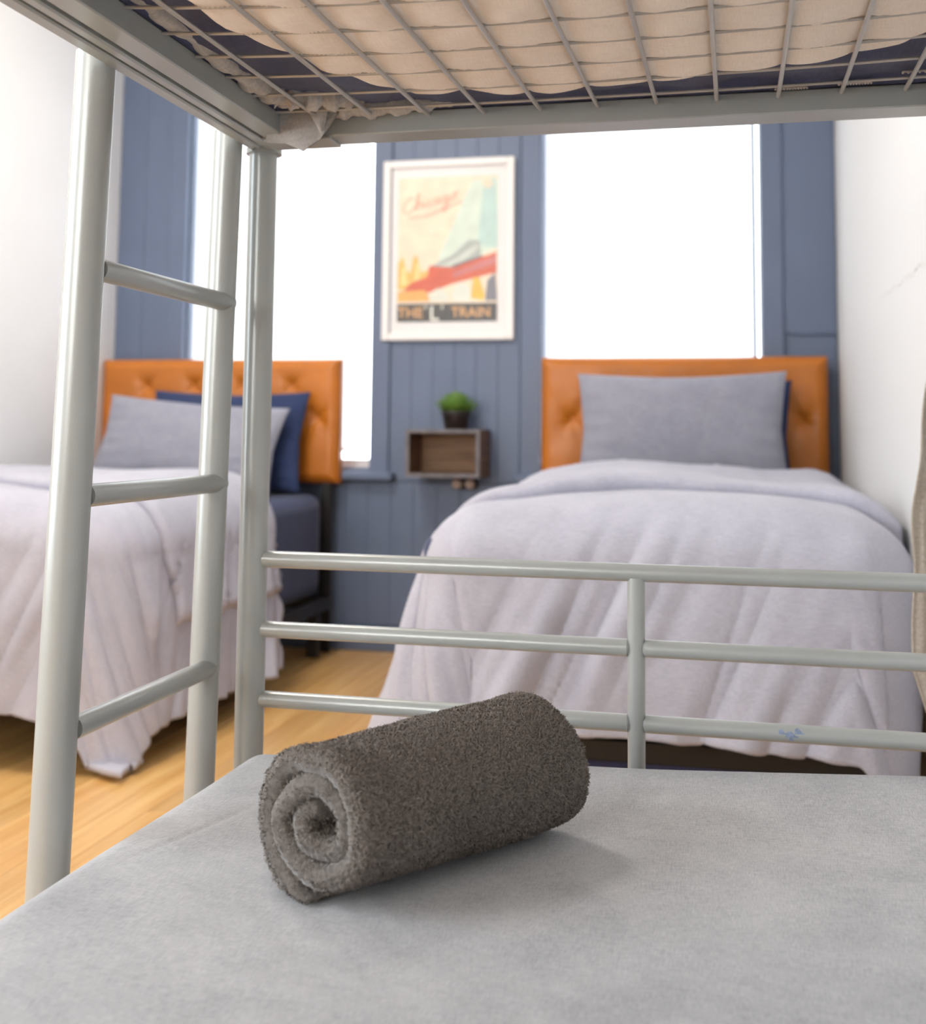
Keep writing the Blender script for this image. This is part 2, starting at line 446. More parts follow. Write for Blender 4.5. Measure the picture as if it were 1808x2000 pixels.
tag(MB().box(XR - 0.012, XR, YR, YB - 0.013, 0, 0.09, bev=0.003).build('baseboard_right', M['trimwhite'], smooth=False), kind='structure')

# ================================================================ BUNK BED
bk = thing('bunk_bed', (-0.16, 0.46, 0), 'silver-grey tubular steel bunk bed with wire mesh upper deck and side ladder', 'bunk bed')
PX0, PX1, PY0, PY1 = -0.618, 0.312, -0.55, 1.45
def tubeP(name, pts, r, n=20, mat='metal', parent=None, **kw): return part(name, MB().tube(pts, r, n), M[mat], parent or bk, **kw)
for px in (PX0, PX1):
    for py in (PY0, PY1):
        p = part('post', MB().tube([(px, py, 0.012), (px, py, 1.152)], 0.019, 24), M['metal'], bk)
        p2 = MB().tube([(px, py, 0.0), (px, py, 0.022)], 0.022, 20)
        off = p.matrix_world.translation
        p2.v = [(v[0] + 0.16, v[1] - 0.46, v[2]) for v in p2.v]
        p2.build('foot_cap', M['black'], p)
# the lower bunk's end rails with the short upright between them
for (py, rails) in ((PY1, (0.611, 0.521, 0.432)), (PY0, (0.611, 0.521, 0.432))):
    for i, z in enumerate(rails):
        if i == 0:
            part('end_rail', MB().tube([(PX0 + 0.012, py, z), (PX1 - 0.012, py, z)], 0.0108, 20), M['metal'], bk)
        else:
            part('end_rail', MB().tube([(PX0 + 0.012, py, z), (-0.13, py, z), (-0.127, py, z)], [0.0105, 0.0105, 0.0075], 20), M['metal'], bk)
            part('end_rail', MB().tube([(-0.111, py, z), (-0.108, py, z), (PX1 - 0.012, py, z)], [0.0075, 0.0105, 0.0105], 20), M['metal'], bk)
    part('rail_upright', MB().tube([(-0.119, py, 0.225), (-0.119, py, 0.605)], 0.0106, 20), M['metal'], bk)
# small blue ink smudge on the lowest rail
for (xa, xb, a0, a1) in ((0.046, 0.054, 0.1, 0.7), (0.054, 0.068, -0.2, 0.5), (0.064, 0.074, 0.2, 0.9), (0.058, 0.063, -0.6, 0.1)):
    Pk = np.array([[(xa + (xb - xa) * i / 5, PY1 - 0.01068 * math.cos(a0 + (a1 - a0) * (j / 4) * (0.6 + 0.4 * math.sin(i))), 0.432 + 0.01068 * math.sin(a0 + (a1 - a0) * (j / 4) * (0.6 + 0.4 * math.sin(i)))) for j in range(5)] for i in range(6)])
    part('ink_smudge', MB().grid(Pk), M['inkblue'], bk)
# lower deck
for px in (PX0 + 0.03, PX1 - 0.03):
    part('lower_side_rail', MB().box(px - 0.012, px + 0.012, PY0 + 0.01, PY1 - 0.01, 0.19, 0.235, bev=0.003), M['metal'], bk, smooth=False)
for py in (PY0, PY1):
    part('lower_end_rail', MB().box(PX0 + 0.01, PX1 - 0.01, py - 0.012, py + 0.012, 0.19, 0.235, bev=0.003), M['metal'], bk, smooth=False)
me_s = MB().box(-0.42, 0.42, -0.02, 0.02, -0.004, 0.004).mesh('slat', M['metal'], smooth=False)
for i in range(12):
    o = bpy.data.objects.new('slat', me_s); o.location = (0.005, -0.88 + i * 0.16, 0.229); link(o, bk)
# upper deck beams
part('upper_side_beam', MB().box(-0.588, -0.560, PY0, 1.385, 1.155, 1.182, bev=0.0015), M['metal'], bk, smooth=False)
part('upper_side_beam', MB().box(0.262, 0.290, PY0, 1.385, 1.155, 1.182, bev=0.0015), M['metal'], bk, smooth=False)
part('upper_end_beam', MB().box(-0.600, 0.332, 1.386, 1.434, 1.155, 1.182, bev=0.0015), M['metal'], bk, smooth=False)
part('upper_end_beam', MB().box(-0.600, 0.332, PY0 - 0.02, PY0 + 0.028, 1.155, 1.182, bev=0.0015), M['metal'], bk, smooth=False)
# channel hung along the outside of the left beam: two flanges with a slot between
ch = MB().box(-0.628, -0.611, PY0, 1.435, 1.153, 1.168, bev=0.002).box(-0.606, -0.593, PY0, 1.440, 1.153, 1.168, bev=0.002).box(-0.628, -0.593, PY0, 1.43, 1.166, 1.185)
part('outer_channel', ch, M['metal'], bk, smooth=False)
part('corner_plate', MB().tube([(-0.616, 1.448, 1.150), (-0.616, 1.448, 1.157)], 0.024, 20), M['metal'], bk)
part('corner_bracket', MB().box(-0.59, -0.50, 1.384, 1.43, 1.1505, 1.1555, bev=0.001), M['metal'], bk, smooth=False)
# ladder: leans slightly outward at the foot
ld = tubeP('ladder', [(-0.6455, 1.07, 1.17), (-0.672, 1.07, 0.0)], 0.0205, 24)
lp = ld
def sub(name, mb, mat, parent, **kw):
    mb.v = [(v[0] + 0.16, v[1] - 0.46, v[2]) for v in mb.v]
    return mb.build(name, mat, parent, **kw)
sub('stile', MB().tube([(-0.6455, 1.398, 1.17), (-0.667, 1.398, 0.0)], 0.0188, 24), M['metal'], lp)
for i, z in enumerate((0.944, 0.711, 0.479, 0.25)):
    xr = -0.6455 - (1.17 - z) * 0.02 + 0.008
    sub('rung', MB().tube([(xr, 1.082, z), (xr, 1.404, z), (xr, 1.410, z)], [0.0118, 0.0118, 0.008], 18), M['metal'], lp)
for z in (0.95,): pass

# wire mesh deck, sagging a little in the middle
def deck_z(X, Y):
    bx = max(0.0, 1 - abs((X + 0.15) / 0.43) ** 2.2)
    by = max(0.0, min(1.0, (1.39 - Y) / 0.45)) ** 0.7 * max(0.0, min(1.0, (Y + 0.5) / 0.45)) ** 0.7
    return 1.176 - 0.020 * bx * by
wiresX = [-0.017 + 0.0705 * k for k in range(-7, 4)]
wiresY = [1.352 - 0.0755 * k for k in range(0, 25)]
for X in wiresX:
    ys = [1.388, 1.352] + [1.30 - 0.1 * k for k in range(18)] + [-0.518]
    part('wire', MB().tube([(X, y, deck_z(X, y)) for y in ys], 0.0026, 8), M['wire'], bk)
for Y in wiresY:
    xs_ = [-0.560, -0.54] + [-0.5 + 0.07 * k for k in range(11)] + [0.262]
    part('wire', MB().tube([(x_, Y, deck_z(x_, Y) + 0.0042) for x_ in xs_], 0.0019, 8), M['wire'], bk)

# ================================================================ UPPER MATTRESS
# boundary (x, y) of the beige underside panel against the navy cover, far side and left side
bnd = np.array([(-0.52, 0.5), (-0.512, 0.85), (-0.500, 0.98), (-0.484, 1.047), (-0.444, 1.147), (-0.436, 1.205), (-0.407, 1.24), (-0.381, 1.28), (-0.365, 1.318), (-0.33, 1.315), (-0.304, 1.308), (-0.268, 1.326),
                (-0.205, 1.338), (-0.16, 1.322), (-0.089, 1.320), (-0.014, 1.297), (0.055, 1.283), (0.127, 1.262), (0.168, 1.24), (0.20, 1.20), (0.225, 1.1), (0.235, 0.9), (0.235, 0.5)])
um = thing('mattress', (-0.15, 0.44, 1.19), 'upper bunk mattress in navy cover resting on the wire mesh', 'mattress')
nx, ny = 70, 140
X = np.linspace(-0.592, 0.294, nx)[:, None] * np.ones((1, ny)); Y = np.linspace(-0.53, 1.425, ny)[None, :] * np.ones((nx, 1))
DZ = np.vectorize(deck_z)(X, Y)
Zb = DZ + 0.0125 + 0.0035 * wn(X * 45, Y * 30, 3) + 0.0025 * np.abs(wn(X * 90, Y * 40, 8))
rim = np.minimum(np.minimum(X + 0.556, 0.258 - X), np.minimum(Y + 0.48, 1.382 - Y))
Zb = np.maximum(np.where(rim < 0.012, 1.1835 + 0.0006 * np.sin(X * 60), Zb), DZ + 0.0075)
g = MB().grid(np.stack([X, Y, Zb], -1))
# sides and top
topz = 1.33
ring = [(i, 0) for i in range(nx)] + [(nx - 1, j) for j in range(1, ny)] + [(i, ny - 1) for i in range(nx - 2, -1, -1)] + [(0, j) for j in range(ny - 2, 0, -1)]
side = np.array([[(X[i, j], Y[i, j], Zb[i, j]), (X[i, j] * 1.006, Y[i, j] + 0.004 * 0, 1.25), (X[i, j], Y[i, j], topz - 0.01), (X[i, j] * 0.97, Y[i, j] * 0.985, topz)] for i, j in ring])
g.grid(side, closeu=True)
b0 = len(g.v) - len(ring) * 4
g.f.append(tuple(b0 + 4 * k + 3 for k in range(len(ring)))); g.mi.append(0)
part('cover', g, M['navydark'], um, angle=1.2)
# beige panel: puffs between the wires
nx, ny = 150, 300
U = np.linspace(0, 1, nx)[:, None] * np.ones((1, ny)); V = np.linspace(0, 1, ny)[None, :] * np.ones((nx, 1))
cx0, cx1 = -0.500, 0.235
Xp = cx0 + (cx1 - cx0) * U
# far limit as a function of x, from the boundary curve
seg = bnd[2:20]
far = np.interp(Xp, np.concatenate([[-0.515], seg[:, 0], [0.235]]), np.concatenate([[0.86], seg[:, 1], [1.08]]))
Yp = -0.42 + (far + 0.42) * V
DZp = np.vectorize(deck_z)(Xp, Yp)
cellx = np.abs(np.sin(PI * (Xp + 0.017) / 0.0705)); celly = np.abs(np.sin(PI * (Yp - 1.352) / 0.0755))
puff = (cellx ** 0.4) * (0.20 + 0.80 * celly ** 0.45)
edge = np.clip(np.minimum((1 - V) * (far + 0.42) / 0.03, np.minimum(U, 1 - U) / 0.03), 0, 1)
Zp = DZp + 0.0085 - 0.0075 * puff * edge + 0.0012 * wn(Xp * 60, Yp * 60, 5) + 0.012 * (1 - edge) ** 2 - 0.0015
panel = MB().grid(np.stack([Xp, Yp, Zp], -1))
pp = part('underside_panel', panel, M['pad'], um, angle=1.5); pp['label'] = 'beige quilted underside bulging between the wires'
# broken line of pale elastic near the far edge of the cover
for k in range(7):
    el = MB()
    xa = -0.33 + k * 0.062 + rnd.uniform(-0.01, 0.01)
    pts = [(xa + q * 0.008, 1.352 + 0.003 * math.sin(xa * 50 + q), deck_z(xa, 1.352) + 0.0055) for q in range(5)]
    part('elastic_edging', el, M['elastic'], um)
for (xa, xb, y_) in ((0.05, 0.085, 1.378), (0.12, 0.155, 1.372), (0.185, 0.25, 1.34)):
    el = MB()
    for q in range(12):
        t = q / 11; xx = xa + (xb - xa) * t
        el.tube([(xx, y_ - 0.004, 1.180), (xx + 0.001, y_ + 0.004, 1.182)], 0.0014, 6)
    el.tube([(xa, y_, 1.1822), ((xa + xb) / 2, y_ + 0.0005, 1.1824), (xb, y_, 1.1822)], 0.0012, 6)
    part('elastic_edging', el, M['elastic'], um)
# grey sheet bunched in the corner with a hanging tip
bs = MB()
def puffy(pts, rr, seed):
    pts = np.array(pts); n = 40
    t = np.linspace(0, 1, n); ti = np.linspace(0, 1, len(pts))
    c = np.stack([np.interp(t, ti, pts[:, k]) for k in range(3)], -1)
    r = np.interp(t, ti, rr) * (1 + 0.22 * np.sin(t * 31 + seed) + 0.12 * np.sin(t * 71 + seed))
    bs.tube([tuple(q) for q in c], list(np.maximum(r, 0.002)), 14)
puffy([(-0.553, 0.93, 1.19), (-0.548, 1.05, 1.19), (-0.548, 1.2, 1.189), (-0.545, 1.28, 1.190), (-0.54, 1.33, 1.192)], [0.006, 0.010, 0.012, 0.015, 0.013], 1)
puffy([(-0.545, 1.31, 1.190), (-0.51, 1.325, 1.189), (-0.47, 1.34, 1.189), (-0.45, 1.36, 1.190)], [0.014, 0.016, 0.013, 0.008], 2)
puffy([(-0.50, 1.37, 1.186), (-0.44, 1.373, 1.184), (-0.38, 1.374, 1.186), (-0.33, 1.375, 1.188)], [0.012, 0.011, 0.010, 0.004], 4)
# flap: outline (x, z) in a plane just in front of the end beam, slightly curved
top = [(-0.578, 1.192), (-0.552, 1.192), (-0.528, 1.192), (-0.500, 1.190), (-0.478, 1.187)]
bot = [(-0.577, 1.144), (-0.553, 1.1430), (-0.526, 1.130), (-0.500, 1.1480), (-0.479, 1.178)]
nu, nv = 25, 16
P = np.zeros((nu, nv, 3)); tt = np.linspace(0, 1, nu); ti = np.linspace(0, 1, 5)
for i in range(nu):
    a = (np.interp(tt[i], ti, [q[0] for q in top]), np.interp(tt[i], ti, [q[1] for q in top])); b = (np.interp(tt[i], ti, [q[0] for q in bot]), np.interp(tt[i], ti, [q[1] for q in bot]))
    for j in range(nv):
        s_ = j / (nv - 1)
        P[i, j] = (a[0] + (b[0] - a[0]) * s_, 1.364 + 0.003 * math.sin(tt[i] * 9) * s_ - 0.002 * s_ - (0.006 if tt[i] > 0.74 else 0) * s_, a[1] + (b[1] - a[1]) * s_)
bs.grid(P); P2 = P.copy(); P2[..., 1] += 0.0022; bs.grid(P2)
# folded-over right strip of the flap
F = np.zeros((6, 12, 3))
for i in range(6):
    for j in range(12):
        s_ = j / 11; u = i / 5
        F[i, j] = (-0.521 + 0.012 * s_ + u * (0.026 * (1 - s_) + 0.004) + 0.008 * s_, 1.354 - 0.003 * math.sin(u * PI), 1.184 - 0.034 * s_ + 0.003 * u)
bs.grid(F)
sh = bs.build('bed_sheet', M['flap'], angle=1.5)
tag(sh, 'crumpled grey bed sheet corner hanging over the upper bunk end beam', 'bed sheet'); recentre(sh)

# ================================================================ LOWER MATTRESS (foreground)
def sheet_mattress():
    x0, x1, y0, y1, zb, zt = -0.612, 0.285, -0.53, 1.430, 0.238, 0.378
    nu, nv = 260, 420
    u = np.linspace(-1, 1, nu)[:, None] * np.ones((1, nv)); v = np.linspace(-1, 1, nv)[None, :] * np.ones((nu, 1))
    # rounded-box top: bring the sides down past the edge
    def fold(t, half, r, drop):
        s_ = t * (half + r * (PI / 2 - 1) + drop)
        a = np.abs(s_); flat_ = half - r
        e = np.clip(a - flat_, 0, r * PI / 2); ex = np.clip(a - flat_ - r * PI / 2, 0, None)
        pos = np.where(a < flat_, a, flat_ + r * np.sin(e / r)); dn = r * (1 - np.cos(e / r)) + ex
        return np.sign(s_) * pos, dn
    hx, hy = (x1 - x0) / 2, (y1 - y0) / 2
    r = 0.040
    px, dx = fold(u, hx, r, 0.075); py, dy = fold(v, hy, r, 0.075)
    # corners: round them in plan
    Xm = (x0 + x1) / 2 + px; Ym = (y0 + y1) / 2 + py
    rc = 0.11
    qx = np.clip(np.abs(px) - (hx - rc), 0, None); qy = np.clip(np.abs(py) - (hy - rc), 0, None); q = np.hypot(qx, qy) + 1e-9
    k = np.where(q > rc, rc / q, 1)
    Xm = (x0 + x1) / 2 + np.sign(px) * np.where(qx > 0, hx - rc + qx * k, np.abs(px)); Ym = (y0 + y1) / 2 + np.sign(py) * np.where(qy > 0, hy - rc + qy * k, np.abs(py))
    extra = np.clip(q - rc, 0, None)
    Z = zt - np.minimum(np.maximum(dx, dy) + 0.35 * np.minimum(dx, dy) + extra * 0.4, zt - zb)
    Z = Z + 0.012 * np.clip(Xm + 0.1, 0, 1) * np.clip(Ym, 0, 2) + 0.0035 * np.clip((-0.40 - Xm) / 0.18, 0, 1) * np.clip((1.35 - Ym) / 0.3, 0, 1)
    # crown and gentle lumps
    Z = Z + 0.006 * (1 - (px / hx) ** 2) * (1 - (py / hy) ** 4) + 0.0022 * wn(Xm * 9, Ym * 8, 21)
    # pressed down under the towel
    far_ = np.clip((Ym - 1.16) / 0.24, 0, 1) ** 2 * (3 - 2 * np.clip((Ym - 1.16) / 0.24, 0, 1))
    Z = Z + far_ * (0.013 + 0.034 * (Xm + 0.2))
    d = np.hypot((Xm + 0.28) * 0.8 + (Ym - 1.11) * -0.58, ((Xm + 0.28) * 0.58 + (Ym - 1.11) * 0.8) * 0.35)
    Z = Z - 0.004 * np.exp(-(d / 0.07) ** 2)
    # fine creases: across at the left side, and diagonal near the towel
    cr = np.exp(-((wn(Xm * 5, Ym * 4, 31)) / 0.35) ** 2)
    Z = Z + 0.0020 * cr * np.sin((Ym * 0.75 + Xm * 0.9) * 150 + 2 * wn(Xm * 6, Ym * 6, 33)) * np.exp(-((Xm + 0.45) / 0.13) ** 2)
    Z = Z + 0.0011 * np.clip(wn(Xm * 4, Ym * 5, 91), 0, 1) * (np.abs(np.sin(Ym * 85 + Xm * 22 + 2.2 * wn(Xm * 5, Ym * 5, 92))) - 0.5)
    Z = Z - 0.0028 * np.exp(-((Ym - 1.20 + 0.12 * Xm + 0.01 * wn(Xm * 12, 0 * Xm, 2)) / 0.006) ** 2) * np.clip((Xm + 0.12) * 6, 0, 1)
    Z = Z - 0.0024 * np.exp(-((Ym - 1.11 - 0.15 * Xm + 0.01 * wn(Xm * 10, 0 * Xm, 6)) / 0.008) ** 2) * np.clip((Xm + 0.05) * 6, 0, 1)
    Z = Z - 0.0015 * np.exp(-((Xm + 0.53 - 0.25 * (Ym - 1.1)) / 0.004) ** 2) * np.exp(-((Ym - 1.12) / 0.09) ** 2)
    rim_ = np.clip(dy, 0, 0.05) / 0.05
    Z = Z + 0.0025 * np.sin(Xm * 95 + 2 * np.sin(Xm * 21)) * rim_ * (Ym > 1)
    m = MB().grid(np.stack([Xm, Ym, Z], -1))
    # closed underside
    ring = [(i, 0) for i in range(nu)] + [(nu - 1, j) for j in range(1, nv)] + [(i, nv - 1) for i in range(nu - 2, -1, -1)] + [(0, j) for j in range(nv - 2, 0, -1)]
    m.f.append(tuple(i * nv + j for i, j in ring)); m.mi.append(0)
    return m
lm = sheet_mattress().build('mattress', M['sheet'], angle=1.5)
tag(lm, 'lower bunk mattress in heather grey fitted sheet under the rolled towel', 'mattress'); recentre(lm)

# ================================================================ ROLLED TOWEL
def towel():
    A = np.array([-0.350, 0.972, 0.4460]); B = np.array([-0.194, 1.210, 0.4445])
    ax = (B - A); Ln = np.linalg.norm(ax); ax /= Ln
    rt = np.cross(ax, [0, 0, 1]); rt /= np.linalg.norm(rt); up = np.cross(rt, ax)
    turns = 2.45; nth, nl = 300, 96
    th = np.linspace(0, turns * 2 * PI, nth)
    Rr = 0.0125 + (0.0605 - 0.0125) * (th / th[-1]) ** 0.92          # centreline radius of the wound cloth
    tk = 0.0205
    ph0 = -1.47 - th[-1]                                             # loose end finishes low on the viewer's side
    lo = np.linspace(0, 1, nl)
    capd = 0.0085
    verts = np.zeros((2 * nl, nth, 3))
    T = th[None, :] * np.ones((nl, 1)); U = lo[:, None] * np.ones((1, nth))
    # each winding ends at a slightly different place
    f_end = 0.006 * np.sin(T * 0.9 + 0.5) + 0.006 * (T / th[-1]) - 0.010 * (T < 2.2) * (1 - T / 2.2)
    b_end = 0.007 * np.sin(T * 0.7 + 2.0)
    s_ = -f_end * (1 - U) + (Ln + b_end) * U + 0 * T
    s_ = -0.004 + f_end * 0 + s_
    ed = np.minimum(s_ - s_[:1], s_[-1:] - s_)
    cap = np.sqrt(np.clip(1 - (1 - np.clip(ed / capd, 0, 1)) ** 2, 0, 1))
    grow = 1.02 + 0.04 * U + 0.035 * np.sin(U * 5.2 + 3.6) - 0.02 * np.exp(-((U - 0.18) / 0.1) ** 2)
    endt = np.clip((th[-1] - T) * Rr[None, :] / 0.03, 0, 1) ** 0.6
    ph = T + ph0
    lump = 0.0055 * wn(T * 2.3, U * 9, 41) + 0.0025 * wn(T * 6, U * 22, 42)
    for side, sg in ((0, 1), (1, -1)):
        r = (Rr[None, :] + lump * 0.6) * grow + sg * tk / 2 * cap * (0.15 + 0.85 * endt)
        r = r + 0.0007 * wn(T * Rr[None, :] * 900, s_ * 900, 50 + side, 8) + 0.0006 * wn(T * Rr[None, :] * 2200, s_ * 2200, 60 + side, 8)
        cu, cv = r * np.cos(ph) * 1.13, r * np.sin(ph)
        # slight flattening where it rests
        cv = np.where(cv < -0.057, -0.057 + (cv + 0.057) * 0.30, cv)
        s2 = s_ + 0.0008 * wn(T * Rr[None, :] * 700, r * 700, 77, 6) * (cap < 0.9)
        Pq = A + ax * s2[..., None] + rt * cu[..., None] + up * cv[..., None]
        if sg > 0: verts[:nl] = Pq
        else: verts[nl:] = Pq[::-1]
    m = MB().grid(verts, closeu=True)
    # close both cloth ends along the winding direction
    n2 = 2 * nl
    for j in (0, nth - 1):
        for i in range(nl - 1):
            m.f.append((i * nth + j, (i + 1) * nth + j, (n2 - 2 - i) * nth + j, (n2 - 1 - i) * nth + j)); m.mi.append(0)
    return m, verts, A, ax, rt, up
tm, tv, TA, Tax, Trt, Tup = towel()
tw = thing('towel', (-0.28, 1.11, 0.38), 'thick charcoal grey terry towel rolled up on the lower bunk', 'towel')
part('roll', tm, M['terry'], tw, angle=1.6)
# terry pile: short bent loops standing on the roll
def pile():
    rs = np.random.RandomState(5)
    nl2, nth = tv.shape[:2]
    n = 160000
    i = rs.randint(0, nl2 - 1, n); j = rs.randint(0, nth - 1, n)
    # favour the outermost winding and the ends
    outer = (i < nl2 // 2) & (j > nth * 0.59); ends = (np.minimum(np.abs(i - 0), np.abs(i - nl2 // 2)) < 12) | (i > nl2 - 12)
    i2 = rs.randint(0, nl2 // 2, n); j2 = (nth * 0.595 + rs.rand(n) * nth * 0.40).astype(int)
    use = rs.rand(n) < 0.62
    i = np.where(use, i2, i); j = np.where(use, np.minimum(j2, nth - 2), j)
    keep = use | ends
    i, j = i[keep], j[keep]; n = len(i)
    a, b = rs.rand(n)[:, None], rs.rand(n)[:, None]
    p00, p10, p01 = tv[i, j], tv[i + 1, j], tv[i, j + 1]
    p = p00 + (p10 - p00) * a + (p01 - p00) * b
    nn = np.cross(p01 - p00, p10 - p00); nn /= np.linalg.norm(nn, axis=1)[:, None] + 1e-12
    # orient outwards: away from the roll's axis for outer points
    d = p - TA; rad = d - (d @ Tax)[:, None] * Tax; flip = (np.sum(nn * rad, 1) < 0) & (i < nl2 // 2)
    nn[flip] *= -1
    flip2 = (np.sum(nn * rad, 1) > 0) & (i >= nl2 // 2); nn[flip2] *= -1
    r1 = rs.normal(size=(n, 3)); r1 -= np.sum(r1 * nn, 1)[:, None] * nn; r1 /= np.linalg.norm(r1, axis=1)[:, None]
    s1 = np.cross(nn, r1)
    h = (0.0013 + 0.0016 * rs.rand(n))[:, None]; wdt = 0.00032
    q = [p - s1 * wdt, p + s1 * wdt, p + nn * h + r1 * h * 0.5 + s1 * wdt, p + nn * h + r1 * h * 0.5 - s1 * wdt,
         p + nn * h * 0.75 + r1 * h * 1.5 + s1 * wdt * 0.6, p + nn * h * 0.75 + r1 * h * 1.5 - s1 * wdt * 0.6]
    V = np.stack(q, 1).reshape(-1, 3) - np.array([-0.28, 1.11, 0.38])
    base = (np.arange(n) * 6)[:, None]
    F = np.concatenate([base + np.array([[0, 1, 2, 3]]), base + np.array([[3, 2, 4, 5]])], 1).reshape(-1, 4)
    me = bpy.data.meshes.new('pile')
    me.vertices.add(len(V)); me.vertices.foreach_set('co', V.ravel())
    me.loops.add(F.size); me.loops.foreach_set('vertex_index', F.ravel().astype(np.int32))
    me.polygons.add(len(F)); me.polygons.foreach_set('loop_start', np.arange(0, F.size, 4, dtype=np.int32))
    me.update(); me.validate(); me.materials.append(M['pilemat'])
    o = bpy.data.objects.new('pile', me); link(o, tw); o['kind'] = 'stuff'
    return o
M['_x'] = None
M['pilemat'] = paint('terry_loops', (0.19, 0.162, 0.142), 0.85, var=0.3, vscale=300, spec=0.2)
pile()

# ================================================================ BEDS AGAINST THE BACK WALL
def headboard(parent, x0, x1, z0, z1, yf, row=0.938):
    """upholstered board: dimpled front surface with a button in each dimple"""
    nx, nz = 120, 60
    Xh = np.linspace(x0, x1, nx)[:, None] * np.ones((1, nz)); Zh = np.linspace(z0, z1, nz)[None, :] * np.ones((nx, 1))
    d = np.minimum(np.minimum(Xh - x0, x1 - Xh), np.minimum(Zh - z0, z1 - Zh))
    puff = 0.030 * np.clip(d / 0.03, 0, 1) ** 0.5
    btn = []
    for k in range(5):
        bx = x0 + 0.105 + k * (x1 - x0 - 0.185) / 4; btn.append((bx, 0.826))
    for k in range(4):
        bx = x0 + 0.19 + k * (x1 - x0 - 0.37) / 3
        btn.append((bx, row)); btn.append((bx, 0.715))
    for bx, bz in btn:
        rr = np.hypot(Xh - bx, Zh - bz); an = np.arctan2(Zh - bz, Xh - bx)
        puff = puff - 0.026 * np.exp(-(rr / 0.022) ** 1.15) - 0.008 * np.exp(-rr / 0.05) * (0.5 + 0.5 * np.cos(4 * an + PI)) 
    F = np.stack([Xh, yf + 0.030 - puff + 0.0008 * wn(Xh * 60, Zh * 60, 6), Zh], -1)
    m = MB().grid(F)
    B = F.copy(); B[..., 1] = yf + 0.062; m.grid(B)
    ring = [(i, 0) for i in range(nx)] + [(nx - 1, j) for j in range(1, nz)] + [(i, nz - 1) for i in range(nx - 2, -1, -1)] + [(0, j) for j in range(nz - 2, 0, -1)]
    R_ = np.array([[F[i, j], B[i, j]] for i, j in ring]); m.grid(R_, closeu=True)
    hb = part('headboard', m, M['orange'], parent, angle=0.9)
    off = parent.matrix_world.translation
    bm_ = MB().lathe([(0.0, 0.0045), (0.004, 0.004), (0.0072, 0.002), (0.0082, 0.0), (0.0075, -0.002)], 14)
    bm_.v = [(a, -c, b) for a, b, c in bm_.v]
    bme = bm_.mesh('button', M['orange'])
    for bx, bz in btn:
        o = bpy.data.objects.new('button', bme); o.location = (bx - off.x, yf + 0.0245 - off.y, bz - off.z); link(o, hb)
    return hb

def bed_frame(name, x0, x1, yfoot, label):
    b = thing(name, ((x0 + x1) / 2, (yfoot + 3.93) / 2, 0), label, 'bed')
    headboard(b, x0, x1, 0.592, 1.036, 3.945, 0.905 if x1 > 0 else 0.938)
    for xx in (x0 + 0.05, x1 - 0.05):
        part('headboard_post', MB().box(xx - 0.022, xx + 0.022, 3.972, 3.992, 0.0, 0.70, bev=0.002), M['black'], b, smooth=False)
        part('side_rail', MB().box(xx - 0.045 if xx < (x0 + x1) / 2 else xx + 0.015, xx - 0.015 if xx < (x0 + x1) / 2 else xx + 0.045, yfoot, 3.94, 0.16, 0.20, bev=0.002), M['black'], b, smooth=False)
        for yy in (yfoot + 0.12, 3.0, 3.88):
            part('leg', MB().box(xx - 0.018, xx + 0.018, yy - 0.018, yy + 0.018, 0.0, 0.17, bev=0.002), M['black'], b, smooth=False)
    for yy in (yfoot + 0.01, 3.92):
        part('cross_rail', MB().box(x0 + 0.01, x1 - 0.01, yy - 0.014, yy + 0.014, 0.16, 0.20, bev=0.002), M['black'], b, smooth=False)
    return b

def soft_box(x0, x1, y0, y1, z0, z1, r, seed):
    n = 36
    c = np.array([(x0 + x1) / 2, (y0 + y1) / 2, (z0 + z1) / 2]); h = np.array([(x1 - x0) / 2, (y1 - y0) / 2, (z1 - z0) / 2])
    m = MB()
    for axis in range(3):
        for sg in (-1, 1):
            a = np.linspace(-1, 1, n)[:, None] * np.ones((1, n)); b = a.T.copy()
            P = np.zeros((n, n, 3)); P[..., axis] = sg; P[..., (axis + 1) % 3] = a; P[..., (axis + 2) % 3] = b
            W_ = P * h; inner = np.clip(W_, -(h - r), h - r); d = W_ - inner
            W_ = inner + d / (np.linalg.norm(d, axis=-1, keepdims=True) + 1e-9) * r
            W_ = W_ + c; W_[..., 2] += 0.003 * wn(W_[..., 0] * 12, W_[..., 1] * 12, seed)
            m.grid(W_)
    return m

